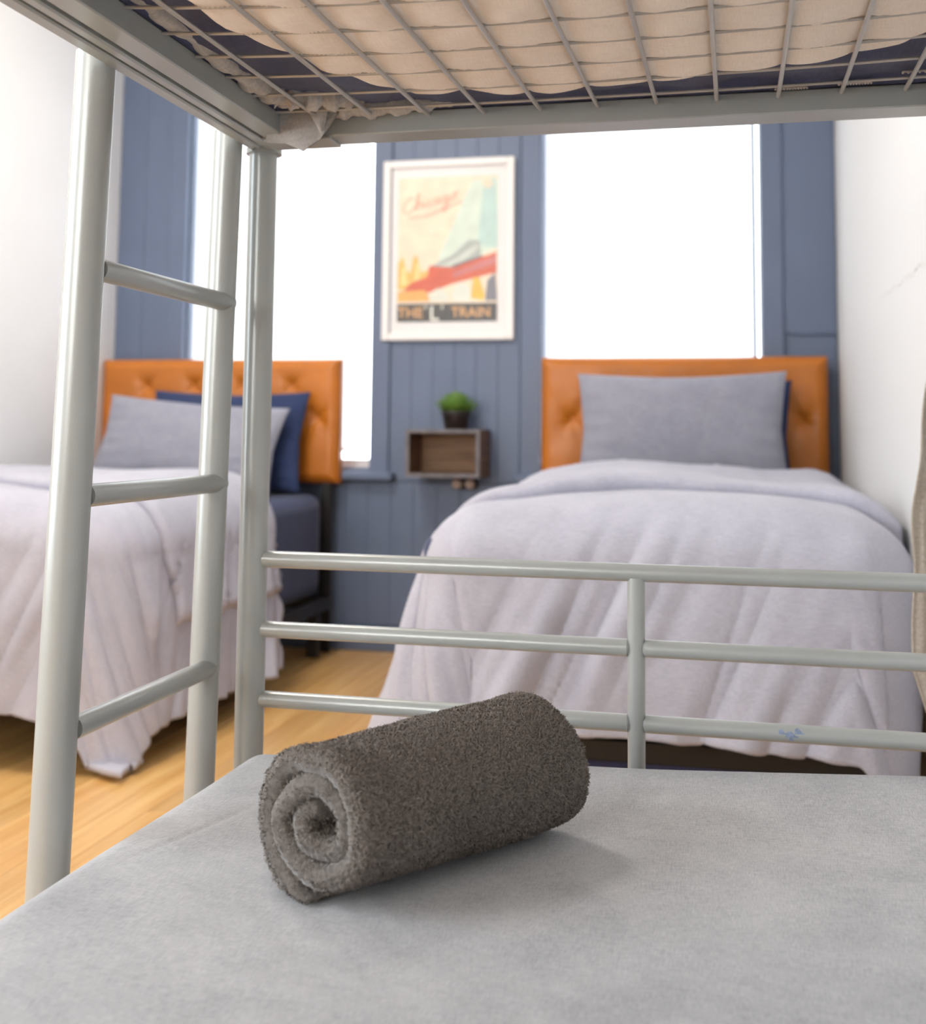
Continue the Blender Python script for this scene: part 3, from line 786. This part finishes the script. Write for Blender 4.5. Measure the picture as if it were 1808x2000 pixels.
def drape(x0, x1, yh, yf, zt, Lx, Lf, r, seed, flareL, flareR, flareF, foldy, ns=170, nt=230, amp=1.0):
    """duvet: returns a function mapping cloth coordinates (s across, t towards the foot) to space"""
    cx = (x0 + x1) / 2; hw = (x1 - x0) / 2
    def f(s, t, lift=0.0):
        c_x = np.clip(s, -(hw - r), hw - r); c_y = np.clip(t, -1, (yh - yf) - r)
        dx = s - c_x; dy = t - c_y; e = np.hypot(dx, dy) + 1e-9; nx_, ny_ = dx / e, dy / e
        q = PI / 2 * r
        ea = np.minimum(e, q); eb = np.clip(e - q, 0, None)
        fl = flareF * np.abs(ny_) ** 2 + np.where(dx > 0, flareR, flareL) * nx_ ** 2
        out = (r + lift) * np.sin(ea / r); dn = (r + lift) * (1 - np.cos(ea / r)) - lift
        # folds that deepen towards the hem
        arc = np.where(dx < 0, -1, 1) * 0
        per = c_x + np.sign(s) * 0 + np.arctan2(ny_ * (dy > 0), nx_ + 1e-6) * 0.25 * (e > 1e-3) - c_y * 1.0
        ph = per + 0.45 * dn + 0.5 * eb
        k = np.clip((e - 0.12 * q) / 0.30, 0, 1) ** 1.2 * (1 if amp else 0)
        w1 = (np.abs(np.sin(ph * 14 + 1.6 * np.sin(ph * 5 + seed) + 1.2 * eb * np.sin(ph * 3))) ** 0.75 * 1.7 - 1.0) + 0.55 * (np.abs(np.sin(ph * 31 + seed * 2 + 1.5 * np.sin(ph * 9) - 3 * eb)) * 1.6 - 1.0) + 0.2 * np.sin(ph * 95 + seed)
        env = 0.5 + 0.5 * np.sin(ph * 11 + seed * 1.3 + eb * 4) * np.cos(ph * 4.3 + seed)
        fold = amp * k * ((0.015 + 0.070 * eb) * w1 * env - 0.016 * (1 - np.abs(np.sin(ph * 8 + 1.3 * np.sin(ph * 3.1 + seed) - 1.5 * eb))) ** 7 - 0.010 * (1 - np.abs(np.sin(ph * 17 + seed + 1.1 * np.sin(ph * 5 + 2 * eb)))) ** 6)
        fold = np.where(fold < 0, fold * 0.55, fold) + amp * k * 0.006
        wall = np.where(nx_ * (dx > 0) > 0.3, min(1.0, flareR * 12), np.where(nx_ * (dx < 0) < -0.3, min(1.0, flareL * 12), 1.0))
        out = out + eb * fl + fold * wall
        dn = dn + eb * np.sqrt(np.clip(1 - fl ** 2, 0.2, 1))
        z = zt - dn
        # creases and soft lumps over the top
        lum = 0.008 * wn(s * 7, t * 7, seed + 1) + 0.004 * wn(s * 17, t * 13, seed + 2)
        dia = (s * 0.75 + t * 0.62)
        cr = np.clip(wn(s * 5, t * 4, seed + 5), 0, 1) * (1 - np.abs(np.sin(dia * 26 + 1.5 * wn(s * 6, t * 6, seed + 6)))) ** 3
        topk = 1 - np.clip(e / (q * 1.4), 0, 1) * 0.5
        z = z + (lum + 0.010 * cr) * topk
        z = z + 0.034 * np.cos(np.clip(s / hw, -1, 1) * PI / 2) - 0.022
        lowz = 0.012 + 0.004 * np.abs(wn(s * 20, t * 20, seed + 9))
        out = out + np.clip(lowz - z, 0, None) * 0.5
        z = np.maximum(z, lowz)
        return np.stack([np.clip(cx + c_x + nx_ * out, XL + 0.022, XR - 0.022), yh - (c_y + ny_ * out), z], -1)
    return f, hw

def duvet(x0, x1, yh, yf, zt, Lx, Lf, r, seed, fL, fR, fF, fold_t, label, amp=1.0, mat='lav'):
    f, hw = drape(x0, x1, yh, yf, zt, Lx, Lf, r, seed, fL, fR, fF, fold_t, amp=amp)
    ns, nt = 230, 230
    LR = Lx if fR > 0.02 else Lx * 0.45
    s = np.linspace(-(hw - r) - Lx - r * PI / 2, (hw - r) + LR + r * PI / 2, ns)[:, None] * np.ones((1, nt))
    t = np.linspace(0.0, (yh - yf) - r + Lf + r * PI / 2, nt)[None, :] * np.ones((ns, 1))
    P = f(s, t)
    o = thing('duvet', ((x0 + x1) / 2, (yh + yf) / 2, 0.2), label, 'duvet')
    c = part('cover', MB().grid(P), M[mat], o, angle=1.6); solidify(c, 0.014, -1)
    # the turned-down upper end: a second thickness with a rounded front lip
    nt2 = 70
    lo_, hi_ = -(hw - r) - Lx * 0.42 - r * PI / 2, (hw - r) + LR * 0.45 + r * PI / 2
    s = np.linspace(lo_, hi_, ns)[:, None] * np.ones((1, nt2)); v = np.linspace(0, 1, nt2)[None, :] * np.ones((ns, 1))
    ft = fold_t + 0.012 * np.sin(s * 7 + seed) + 0.01 * np.sin(s * 17)
    RL = 0.019 + 0.004 * np.sin(s * 11 + seed)
    an = PI * (1 - np.clip((v - 0.8) / 0.2, 0, 1))
    t = np.where(v < 0.8, ft * v / 0.8, ft + RL * np.sin(an))
    lift = np.where(v < 0.8, 2 * RL, RL * (1 - np.cos(an))) + 0.004 + 0.005 * wn(s * 9, t * 8, seed + 12) * np.clip((0.95 - v) * 6, 0, 1)
    sd = np.clip(np.minimum(s - lo_, hi_ - s) / 0.02, 0, 1) ** 0.5
    lift = 0.004 + (lift - 0.004) * sd
    P2 = f(s, t, 0.0)
    P3 = f(s + 1e-3, t, 0.0) - P2; P4 = f(s, t + 1e-3, 0.0) - P2
    nrm = np.cross(P4, P3); nrm /= np.linalg.norm(nrm, axis=-1, keepdims=True) + 1e-12
    nrm = np.where(nrm[..., 2:3] < -0.2, -nrm, nrm)
    P2 = P2 + nrm * lift[..., None] 
    P2[..., 0] = np.clip(P2[..., 0], XL + 0.014, XR - 0.014)
    fd = part('turned_down_fold', MB().grid(P2), M[mat], o, angle=1.6); solidify(fd, 0.008, -1)
    return o

def pillow(name, w, h, t, loc, rot, mat, seed, label, group=None):
    n1, n2 = 60, 44
    u = np.linspace(-1, 1, n1)[:, None] * np.ones((1, n2)); v = np.linspace(-1, 1, n2)[None, :] * np.ones((n1, 1))
    prof = (np.clip(1 - np.abs(u) ** 2.6, 0, 1) * np.clip(1 - np.abs(v) ** 2.6, 0, 1)) ** 0.55
    pin = 1 - 0.07 * (1 - np.abs(v)) ** 0.7 * np.abs(u) ** 3
    pin2 = 1 - 0.09 * (1 - np.abs(u) ** 1.6) * np.abs(v) ** 3
    Xq = u * w / 2 * pin; Yq = v * h / 2 * pin2
    m = MB()
    lum = 0.006 * wn(u * 5, v * 4, seed) + 0.004 * np.abs(wn(u * 11, v * 9, seed + 1)) * (np.abs(u) + np.abs(v))
    rid = 0.010 * np.clip(np.abs(u) - 0.55, 0, 1) * np.sin(v * 22 + 3 * u + seed)
    for sg in (1, -1):
        Zq = sg * (prof * t / 2 + 0.003) + (lum + rid) * prof
        m.grid(np.stack([Xq, -Zq, Yq], -1))
    # seam flange
    o = thing(name, loc, label, 'pillow', group, rot=rot)
    c = m.build('pillowcase', mat, o, angle=1.6)
    return o

# right bed
rb = bed_frame('bed', -0.646, 0.297, 2.28, 'single bed with tan tufted headboard under the right window, against the right wall')
rm = soft_box(-0.622, 0.29, 2.27, 3.935, 0.205, 0.575, 0.05, 3).build('mattress', M['navy'], angle=0.9)
tag(rm, 'navy covered mattress on the right bed, showing dark below the duvet hem', 'mattress'); recentre(rm)
duvet(-0.606, 0.318, 3.50, 2.215, 0.634, 0.37, 0.298, 0.120, 3.0, 0.30, 0.0, 0.12, 0.98,
      'lavender grey duvet with turned-down top on the right bed beside the right wall')
pillow('pillow', 0.62, 0.37, 0.085, (-0.128, 3.890, 0.772), (math.radians(-9), 0, 0), M['navy'], 5, 'navy pillow mostly hidden behind the grey one on the right bed')
pillow('pillow', 0.665, 0.385, 0.13, (-0.168, 3.785, 0.788), (math.radians(-12), math.radians(-0.6), 0), M['pill'], 9, 'grey pillow propped upright against the tufted headboard of the right bed')
bx_ = part('box_spring', soft_box(-0.605, 0.285, 2.285, 3.93, 0.115, 0.204, 0.02, 4), M['navydark'], rb, angle=0.9)
bx_['label'] = 'dark navy fabric box spring'
# left bed
lb = bed_frame('bed', -2.314, -1.374, 2.55, 'single bed with tan tufted headboard beside the white left wall, beyond the ladder')
lmm = soft_box(-2.30, -1.415, 2.58, 3.935, 0.205, 0.555, 0.05, 13).build('mattress', M['navy'], angle=0.9)
tag(lmm, 'navy sheeted mattress bared at the head of the left bed', 'mattress'); recentre(lmm)
duvet(-2.305, -1.392, 3.34, 2.46, 0.612, 0.40, 0.37, 0.120, 11.0, 0.0, 0.14, 0.04, 0.64,
      'lavender grey duvet draped over the left bed, its corner touching the floor')
pillow('pillow', 0.60, 0.36, 0.10, (-1.765, 3.865, 0.742), (math.radians(-14), math.radians(0.5), 0), M['navy'], 15, 'navy pillow leaning behind the grey one on the left bed')
pillow('pillow', 0.68, 0.32, 0.13, (-1.845, 3.735, 0.728), (math.radians(-22), math.radians(4), 0), M['pill'], 19, 'grey pillow leaning on the navy one on the left bed')

# ================================================================ BLINDS
def blind(W, x1, zb, label):
    x0 = W[0] + 0.006
    b = thing('roller_blind', ((x0 + x1) / 2, YB + 0.06, zb), label, 'blind')
    n = 40; Xs = np.linspace(x0, x1, n)[:, None] * np.ones((1, n)); Zs = np.linspace(zb, 2.22, n)[None, :] * np.ones((n, 1))
    part('cloth', MB().grid(np.stack([Xs, YB + 0.06 + 0.001 * np.sin(Xs * 9), Zs], -1)), M['blind'], b)
    part('roller', MB().tube([(x0, YB + 0.055, 2.225), (x1, YB + 0.055, 2.225)], 0.018, 16), M['trimwhite'], b)
    part('bottom_bar', MB().box(x0, x1, YB + 0.055, YB + 0.065, zb - 0.012, zb, bev=0.002), M['trimwhite'], b, smooth=False)
blind(W1, -1.325, 0.715, 'glowing white roller blind in the window behind the left bed')
blind(W2, 0.066, 0.70, 'glowing white roller blind in the window behind the right bed')

# ================================================================ POSTER
fp = thing('framed_poster', (-1.0, YB - 0.016, 1.105), 'white framed travel poster of a red train hanging between the windows', 'poster')
fx0, fx1, fz0, fz1 = -1.243, -0.757, 1.105, 1.763
yf = YB - 0.024
fm = MB()
bw = 0.026
fm.box(fx0, fx0 + bw, yf, YB - 0.0125 + 0.012, fz0, fz1, bev=0.003).box(fx1 - bw, fx1, yf, YB - 0.0005, fz0, fz1, bev=0.003)
fm.box(fx0 + bw, fx1 - bw, yf, YB - 0.0005, fz0, fz0 + bw, bev=0.003).box(fx0 + bw, fx1 - bw, yf, YB - 0.0005, fz1 - bw, fz1, bev=0.003)
part('frame', fm, M['frame'], fp, smooth=False)
part('mount', MB().box(fx0 + bw, fx1 - bw, YB - 0.009, YB - 0.001, fz0 + bw, fz1 - bw), M['plate'], fp, smooth=False)
px0, px1, pz0, pz1 = -1.188, -0.818, 1.172, 1.700
pr_ = part('print', MB().box(px0, px1, YB - 0.0100, YB - 0.0092, pz0, pz1), flat('print_cream', (0.90, 0.74, 0.56)), fp, smooth=False)
fpo = fp.location.copy()
lay = [0]
def poly(name, pts, col, smooth=False):
    """flat printed shape; pts in 0..1 of the print, drawn on the sheet"""
    lay[0] += 1; y = YB - 0.0101 - 0.00004 * lay[0]
    vs = [(px0 + (px1 - px0) * a - fpo.x, y - fpo.y, pz0 + (pz1 - pz0) * b - fpo.z) for a, b in pts]
    m = MB(); m.add(vs, [tuple(range(len(vs)))])
    return m.build(name, flat('ink_' + name, col), pr_, smooth=False)
poly('sky_beam', [(0.40, 0.42), (0.74, 0.97), (1, 0.97), (1, 0.50), (0.72, 0.42)], (0.68, 0.78, 0.66))
poly('sky_beam', [(0.80, 0.52), (0.86, 0.97), (0.97, 0.99), (1, 0.70), (1, 0.5)], (0.50, 0.68, 0.62))
poly('tower_block', [(0.0, 0.22), (0.0, 0.40), (0.05, 0.46), (0.09, 0.36), (0.13, 0.34), (0.16, 0.45), (0.20, 0.46), (0.24, 0.34), (0.30, 0.36), (0.32, 0.24)], (0.82, 0.50, 0.12))
poly('tower_block', [(0.03, 0.25), (0.04, 0.37), (0.08, 0.38), (0.10, 0.26)], (0.90, 0.68, 0.25))
poly('tower_block', [(0.17, 0.27), (0.18, 0.40), (0.22, 0.41), (0.23, 0.27)], (0.90, 0.66, 0.25))
poly('grey_carriage', [(0.32, 0.38), (0.55, 0.455), (0.72, 0.56), (0.82, 0.55), (0.84, 0.44), (0.55, 0.36)], (0.42, 0.46, 0.42))
poly('grey_carriage', [(0.42, 0.38), (0.60, 0.44), (0.80, 0.53), (0.81, 0.50), (0.60, 0.38)], (0.62, 0.66, 0.58))
poly('dark_gap', [(0.55, 0.385), (0.86, 0.45), (0.86, 0.43), (0.56, 0.37)], (0.12, 0.10, 0.13))
poly('red_train', [(0.04, 0.20), (0.14, 0.27), (0.30, 0.31), (0.32, 0.385), (0.56, 0.37), (0.99, 0.47), (0.99, 0.33), (0.56, 0.26), (0.28, 0.19)], (0.66, 0.10, 0.035))
poly('pink_band', [(0.56, 0.335), (0.99, 0.45), (0.99, 0.39), (0.56, 0.30)], (0.62, 0.19, 0.17))
poly('orange_street', [(0.0, 0.14), (0.0, 0.21), (0.28, 0.22), (0.34, 0.14)], (0.86, 0.42, 0.10))
poly('white_arch', [(0.32, 0.14), (0.33, 0.19), (0.40, 0.23), (0.47, 0.22), (0.52, 0.17), (0.53, 0.14)], (0.78, 0.78, 0.66))
poly('white_arch', [(0.56, 0.14), (0.56, 0.22), (0.64, 0.27), (0.72, 0.24), (0.74, 0.14)], (0.76, 0.78, 0.68))
poly('yellow_figure', [(0.74, 0.16), (0.76, 0.30), (0.82, 0.30), (0.88, 0.18), (0.86, 0.14)], (0.85, 0.52, 0.06))
poly('dark_shape', [(0.88, 0.14), (0.90, 0.28), (0.98, 0.33), (1.0, 0.14)], (0.20, 0.19, 0.22))
poly('title_band', [(0.0, 0.0), (1.0, 0.0), (1.0, 0.125), (0.0, 0.125)], (0.045, 0.040, 0.035))
poly('corner_badge', [(0.90 + 0.055 * math.cos(a * PI / 6), 0.945 + 0.038 * math.sin(a * PI / 6)) for a in range(12)], (0.75, 0.68, 0.52))
# lettering
def text(body, cx, cz, size, col, name, spacing=1.0, sx=1.0):
    lay[0] += 1
    c = bpy.data.curves.new('lettering', 'FONT'); c.body = body; c.size = size; c.align_x = 'CENTER'; c.align_y = 'CENTER'; c.extrude = 0.00002
    c.space_character = spacing; c.offset = 0.0006
    to = bpy.data.objects.new('tmp_lettering', c); COL.objects.link(to)
    bpy.context.view_layer.update()
    me = bpy.data.meshes.new_from_object(to.evaluated_get(bpy.context.evaluated_depsgraph_get()))
    bpy.data.objects.remove(to, do_unlink=True)
    me.materials.clear(); me.materials.append(flat('ink_' + name, col))
    o = bpy.data.objects.new('lettering', me)
    o.location = (px0 + (px1 - px0) * cx - fpo.x, YB - 0.0104 - 0.00004 * lay[0] - fpo.y, pz0 + (pz1 - pz0) * cz - fpo.z)
    o.rotation_euler = (PI / 2, 0, 0); o.scale = (sx, 1, 1)
    link(o, pr_); return o
text('THE', 0.135, 0.060, 0.052, (0.80, 0.42, 0.15), 'title_orange')
text("'", 0.290, 0.070, 0.052, (0.90, 0.86, 0.70), 'title_quote')
text('L', 0.375, 0.052, 0.074, (0.92, 0.90, 0.80), 'title_white')
text("'", 0.455, 0.070, 0.052, (0.90, 0.86, 0.70), 'title_quote_end')
text('TRAIN', 0.74, 0.060, 0.050, (0.80, 0.42, 0.15), 'title_orange_end')
# handwritten red word "Chicago" rising to the right, as pen strokes
strokes = [
    [(0.17, .93), (0.12, .95), (0.05, .88), (0.02, .75), (0.06, .66), (0.14, .68), (0.19, .74)],                        # C
    [(0.20, .70), (0.26, .95), (0.24, 1.0), (0.225, .9), (0.225, .68), (0.25, .80), (0.29, .81), (0.295, .70), (0.32, .70)],  # h
    [(0.33, .80), (0.335, .70), (0.37, .71)], [(0.335, .88), (0.34, .89)],                                               # i
    [(0.45, .79), (0.41, .81), (0.385, .74), (0.41, .69), (0.46, .71)],                                                  # c
    [(0.56, .79), (0.51, .81), (0.485, .74), (0.51, .69), (0.55, .73), (0.565, .80), (0.565, .70), (0.60, .71)],         # a
    [(0.69, .79), (0.64, .81), (0.62, .74), (0.65, .69), (0.69, .74), (0.695, .80), (0.69, .55), (0.64, .50), (0.61, .55), (0.72, .69)],  # g
    [(0.79, .81), (0.745, .76), (0.76, .69), (0.81, .70), (0.825, .77), (0.79, .81), (0.87, .82)],                        # o
    [(0.10, .56), (0.35, .50), (0.62, .54), (0.92, .60)],                                                                 # flourish below
]
ink = MB(); lay[0] += 2; yy = YB - 0.0112; nseg = 0
for st in strokes:
    st = np.array(st); n = max(8, len(st) * 6); t = np.linspace(0, len(st) - 1, n); 
    # Catmull-Rom through the pen points
    pts = []
    for q in t:
        i = min(int(q), len(st) - 2); u = q - i
        p0, p1, p2, p3 = st[max(i - 1, 0)], st[i], st[i + 1], st[min(i + 2, len(st) - 1)]
        pts.append(0.5 * ((2 * p1) + (-p0 + p2) * u + (2 * p0 - 5 * p1 + 4 * p2 - p3) * u * u + (-p0 + 3 * p1 - 3 * p2 + p3) * u ** 3))
    w3d = []
    for a, b in pts:
        X_ = 0.04 + a * 0.66; Z_ = 0.52 + b * 0.34 + a * 0.11
        w3d.append((px0 + (px1 - px0) * X_ - fpo.x, yy - fpo.y, pz0 + (pz1 - pz0) * Z_ - fpo.z))
    for k in range(len(w3d) - 1):
        a, b = Vector(w3d[k]), Vector(w3d[k + 1]); d = (b - a)
        if d.length < 1e-6: continue
        nseg += 1; sh_ = Vector((0, -0.000003 * nseg, 0)); a = a + sh_; b = b + sh_
        d.normalize(); nrm_ = Vector((-d.z, 0, d.x)) * 0.0022; e_ = d * 0.0012
        ink.add([a + nrm_ - e_, b + nrm_ + e_, b - nrm_ + e_, a - nrm_ - e_], [(0, 1, 2, 3)])
ink.build('handwritten_word', flat('ink_red_script', (0.85, 0.36, 0.24)), pr_, smooth=False)
part('glazing', MB().box(fx0 + bw, fx1 - bw, YB - 0.0150, YB - 0.0135, fz0 + bw, fz1 - bw), M['acrylic'], fp, smooth=False)

# ================================================================ CRATE SHELF, PLANT, PEGS
cx0, cx1, cz0, cz1, cy0, cy1 = -1.103, -0.842, 0.624, 0.787, 3.875, YB - 0.001
cr = thing('crate_shelf', ((cx0 + cx1) / 2, cy1, cz0), 'small brown wooden crate shelf with grey edges mounted below the poster', 'shelf')
tk = 0.013
def cpanel(name, x0, x1, z0, z1):
    p = part(name, MB().box(x0, x1, cy0 + 0.003, cy1, z0, z1, bev=0.001), M['cratein'], cr, smooth=False)
    e = MB().box(x0, x1, cy0, cy0 + 0.003, z0, z1); off = cr.location
    e.v = [(v[0] - off.x, v[1] - off.y, v[2] - off.z) for v in e.v]
    ee = e.build('worn_edge', M['cratedge'], p, smooth=False); ee['label'] = 'worn grey front edge'
cpanel('top_panel', cx0, cx1, cz1 - tk, cz1); cpanel('bottom_panel', cx0, cx1, cz0, cz0 + tk)
cpanel('side_panel', cx0, cx0 + tk, cz0 + tk, cz1 - tk); cpanel('side_panel', cx1 - tk, cx1, cz0 + tk, cz1 - tk)
for k in range(3):
    z0_ = cz0 + tk + k * 0.0457
    part('back_slat', MB().box(cx0 + tk, cx1 - tk, cy1 - 0.012, cy1 - 0.002, z0_ + 0.0006, z0_ + 0.045, bev=0.001), M['crateback'], cr, smooth=False)
pl = thing('potted_succulent', (-0.944, 3.955, cz1), 'small green succulent in a black pot on top of the crate shelf', 'plant')
part('pot', MB().lathe([(0.0, 0.001), (0.036, 0.001), (0.039, 0.004), (0.050, 0.052), (0.054, 0.054), (0.054, 0.062), (0.049, 0.062), (0.047, 0.052), (0.0, 0.052)], 28, (-0.944, 3.955, cz1)), M['pot'], pl)
part('soil', MB().lathe([(0.0, 0.056), (0.047, 0.054)], 20, (-0.944, 3.955, cz1)), M['soil'], pl)
lf = MB(); L0 = 0.046
prof = []
for i in range(8):
    t = i / 7; wdt = 0.0145 * math.sin(PI * min(1, (t * 0.86 + 0.10))) ** 0.8 * (1 if t < 0.99 else 0.15); th_ = 0.0045 * (1 - 0.5 * t)
    zc = 0.010 * t * t
    prof.append([(wdt * math.cos(a), L0 * t, zc + th_ * math.sin(a)) for a in np.linspace(0, 2 * PI, 9)[:-1]])
lf.grid(np.array(prof).transpose(1, 0, 2), closeu=True)
leaf_me = lf.mesh('leaf', M['leaf'])
rl = random.Random(2)
for k in range(56):
    # golden-angle rosettes spread over a dome
    fr_ = (k + 0.5) / 56; el_ = math.radians(25 + 58 * fr_); az = k * 2.39996
    o = bpy.data.objects.new('leaf', leaf_me)
    o.matrix_local = Matrix.Translation((0.040 * math.cos(az) * (1 - fr_) ** 0.6, 0.040 * math.sin(az) * (1 - fr_) ** 0.6, 0.060 + 0.028 * fr_)) @ Matrix.Rotation(az - PI / 2, 4, 'Z') @ Matrix.Rotation(el_, 4, 'X') @ Matrix.Scale(1.0 - 0.10 * fr_ + rl.uniform(-0.1, 0.12), 4)
    link(o, pl)
pg = thing('wall_hook', (-0.928, YB - 0.001, 0.600), 'pair of round beige knobs on the blue wall under the crate shelf', 'hook')
part('back_plate', MB().box(-0.972, -0.884, YB - 0.010, YB - 0.001, 0.578, 0.612, bev=0.002), M['pot'], pg, smooth=False)
for xx in (-0.949, -0.903):
    k_ = MB().lathe([(0.0, 0.050), (0.010, 0.050), (0.0165, 0.046), (0.018, 0.038), (0.0165, 0.030), (0.008, 0.024), (0.006, 0.0)], 20)
    k_.v = [(xx + a, YB - 0.010 - c, 0.599 + b) for a, b, c in k_.v]
    part('knob', k_, M['peg'], pg)

# ================================================================ HANGING CLOTH BY THE RIGHT WALL
def hanging():
    n, m = 60, 110
    U = np.linspace(0, 1, n)[:, None] * np.ones((1, m)); Vv = np.linspace(0, 1, m)[None, :] * np.ones((n, 1))
    zt_, zb_ = 1.46, 0.325
    z = zt_ + (zb_ - zt_) * Vv
    left = np.interp(z, [0.30, 0.36, 0.42, 0.50, 0.60, 0.72, 0.90, 1.1, 1.46], [0.300, 0.280, 0.262, 0.266, 0.268, 0.274, 0.297, 0.312, 0.322])
    right = 0.330
    Xc = left + (right - left) * U
    wdt = np.interp(z, [0.3, 1.0, 1.46], [0.10, 0.09, 0.02])
    Yc = 1.97 + wdt * (U - 0.5) * 0.8 + 0.008 * np.sin(U * 12 + 1.5 * np.sin(z * 4)) * np.clip((1.5 - z) * 2, 0, 1) + 0.003 * wn(U * 8, z * 18, 3)
    Xc = Xc + 0.0025 * np.sin(z * 36) * (1 - U) + 0.002 * wn(z * 40, U * 5, 4) * (1 - U)
    z = z + 0.012 * np.sin(U * 9) * Vv
    return MB().grid(np.stack([Xc, Yc, z], -1))
hc = thing('hanging_cloth', (0.31, 1.97, 0.32), 'taupe linen cloth hanging against the white right wall at the picture edge', 'cloth')
c_ = part('cloth', hanging(), M['taupe'], hc, angle=1.5); solidify(c_, 0.003, 0)
hk = part('loop', MB().tube([(0.328, 1.97, 1.452), (0.3275, 1.97, 1.48), (0.331, 1.97, 1.50)], 0.003, 8), M['taupe'], hc)
pk = thing('coat_peg', (XR, 1.97, 1.49), 'small metal peg on the right wall holding the taupe cloth', 'peg')
part('peg', MB().tube([(XR, 1.97, 1.49), (0.325, 1.97, 1.492), (0.318, 1.97, 1.502)], 0.0045, 10), M['metal'], pk)

# added lamp fitting, out of view, around the warm ceiling fill light
cl = thing('added_ceiling_lamp', (-1.45, 2.35, ZC), 'added round white ceiling lamp giving the room fill light', 'lamp')
part('base', MB().lathe([(0.0, 0.0), (0.36, 0.0), (0.36, -0.018), (0.40, -0.022), (0.40, -0.0)], 40, (-1.45, 2.35, ZC - 0.001)), M['trimwhite'], cl)
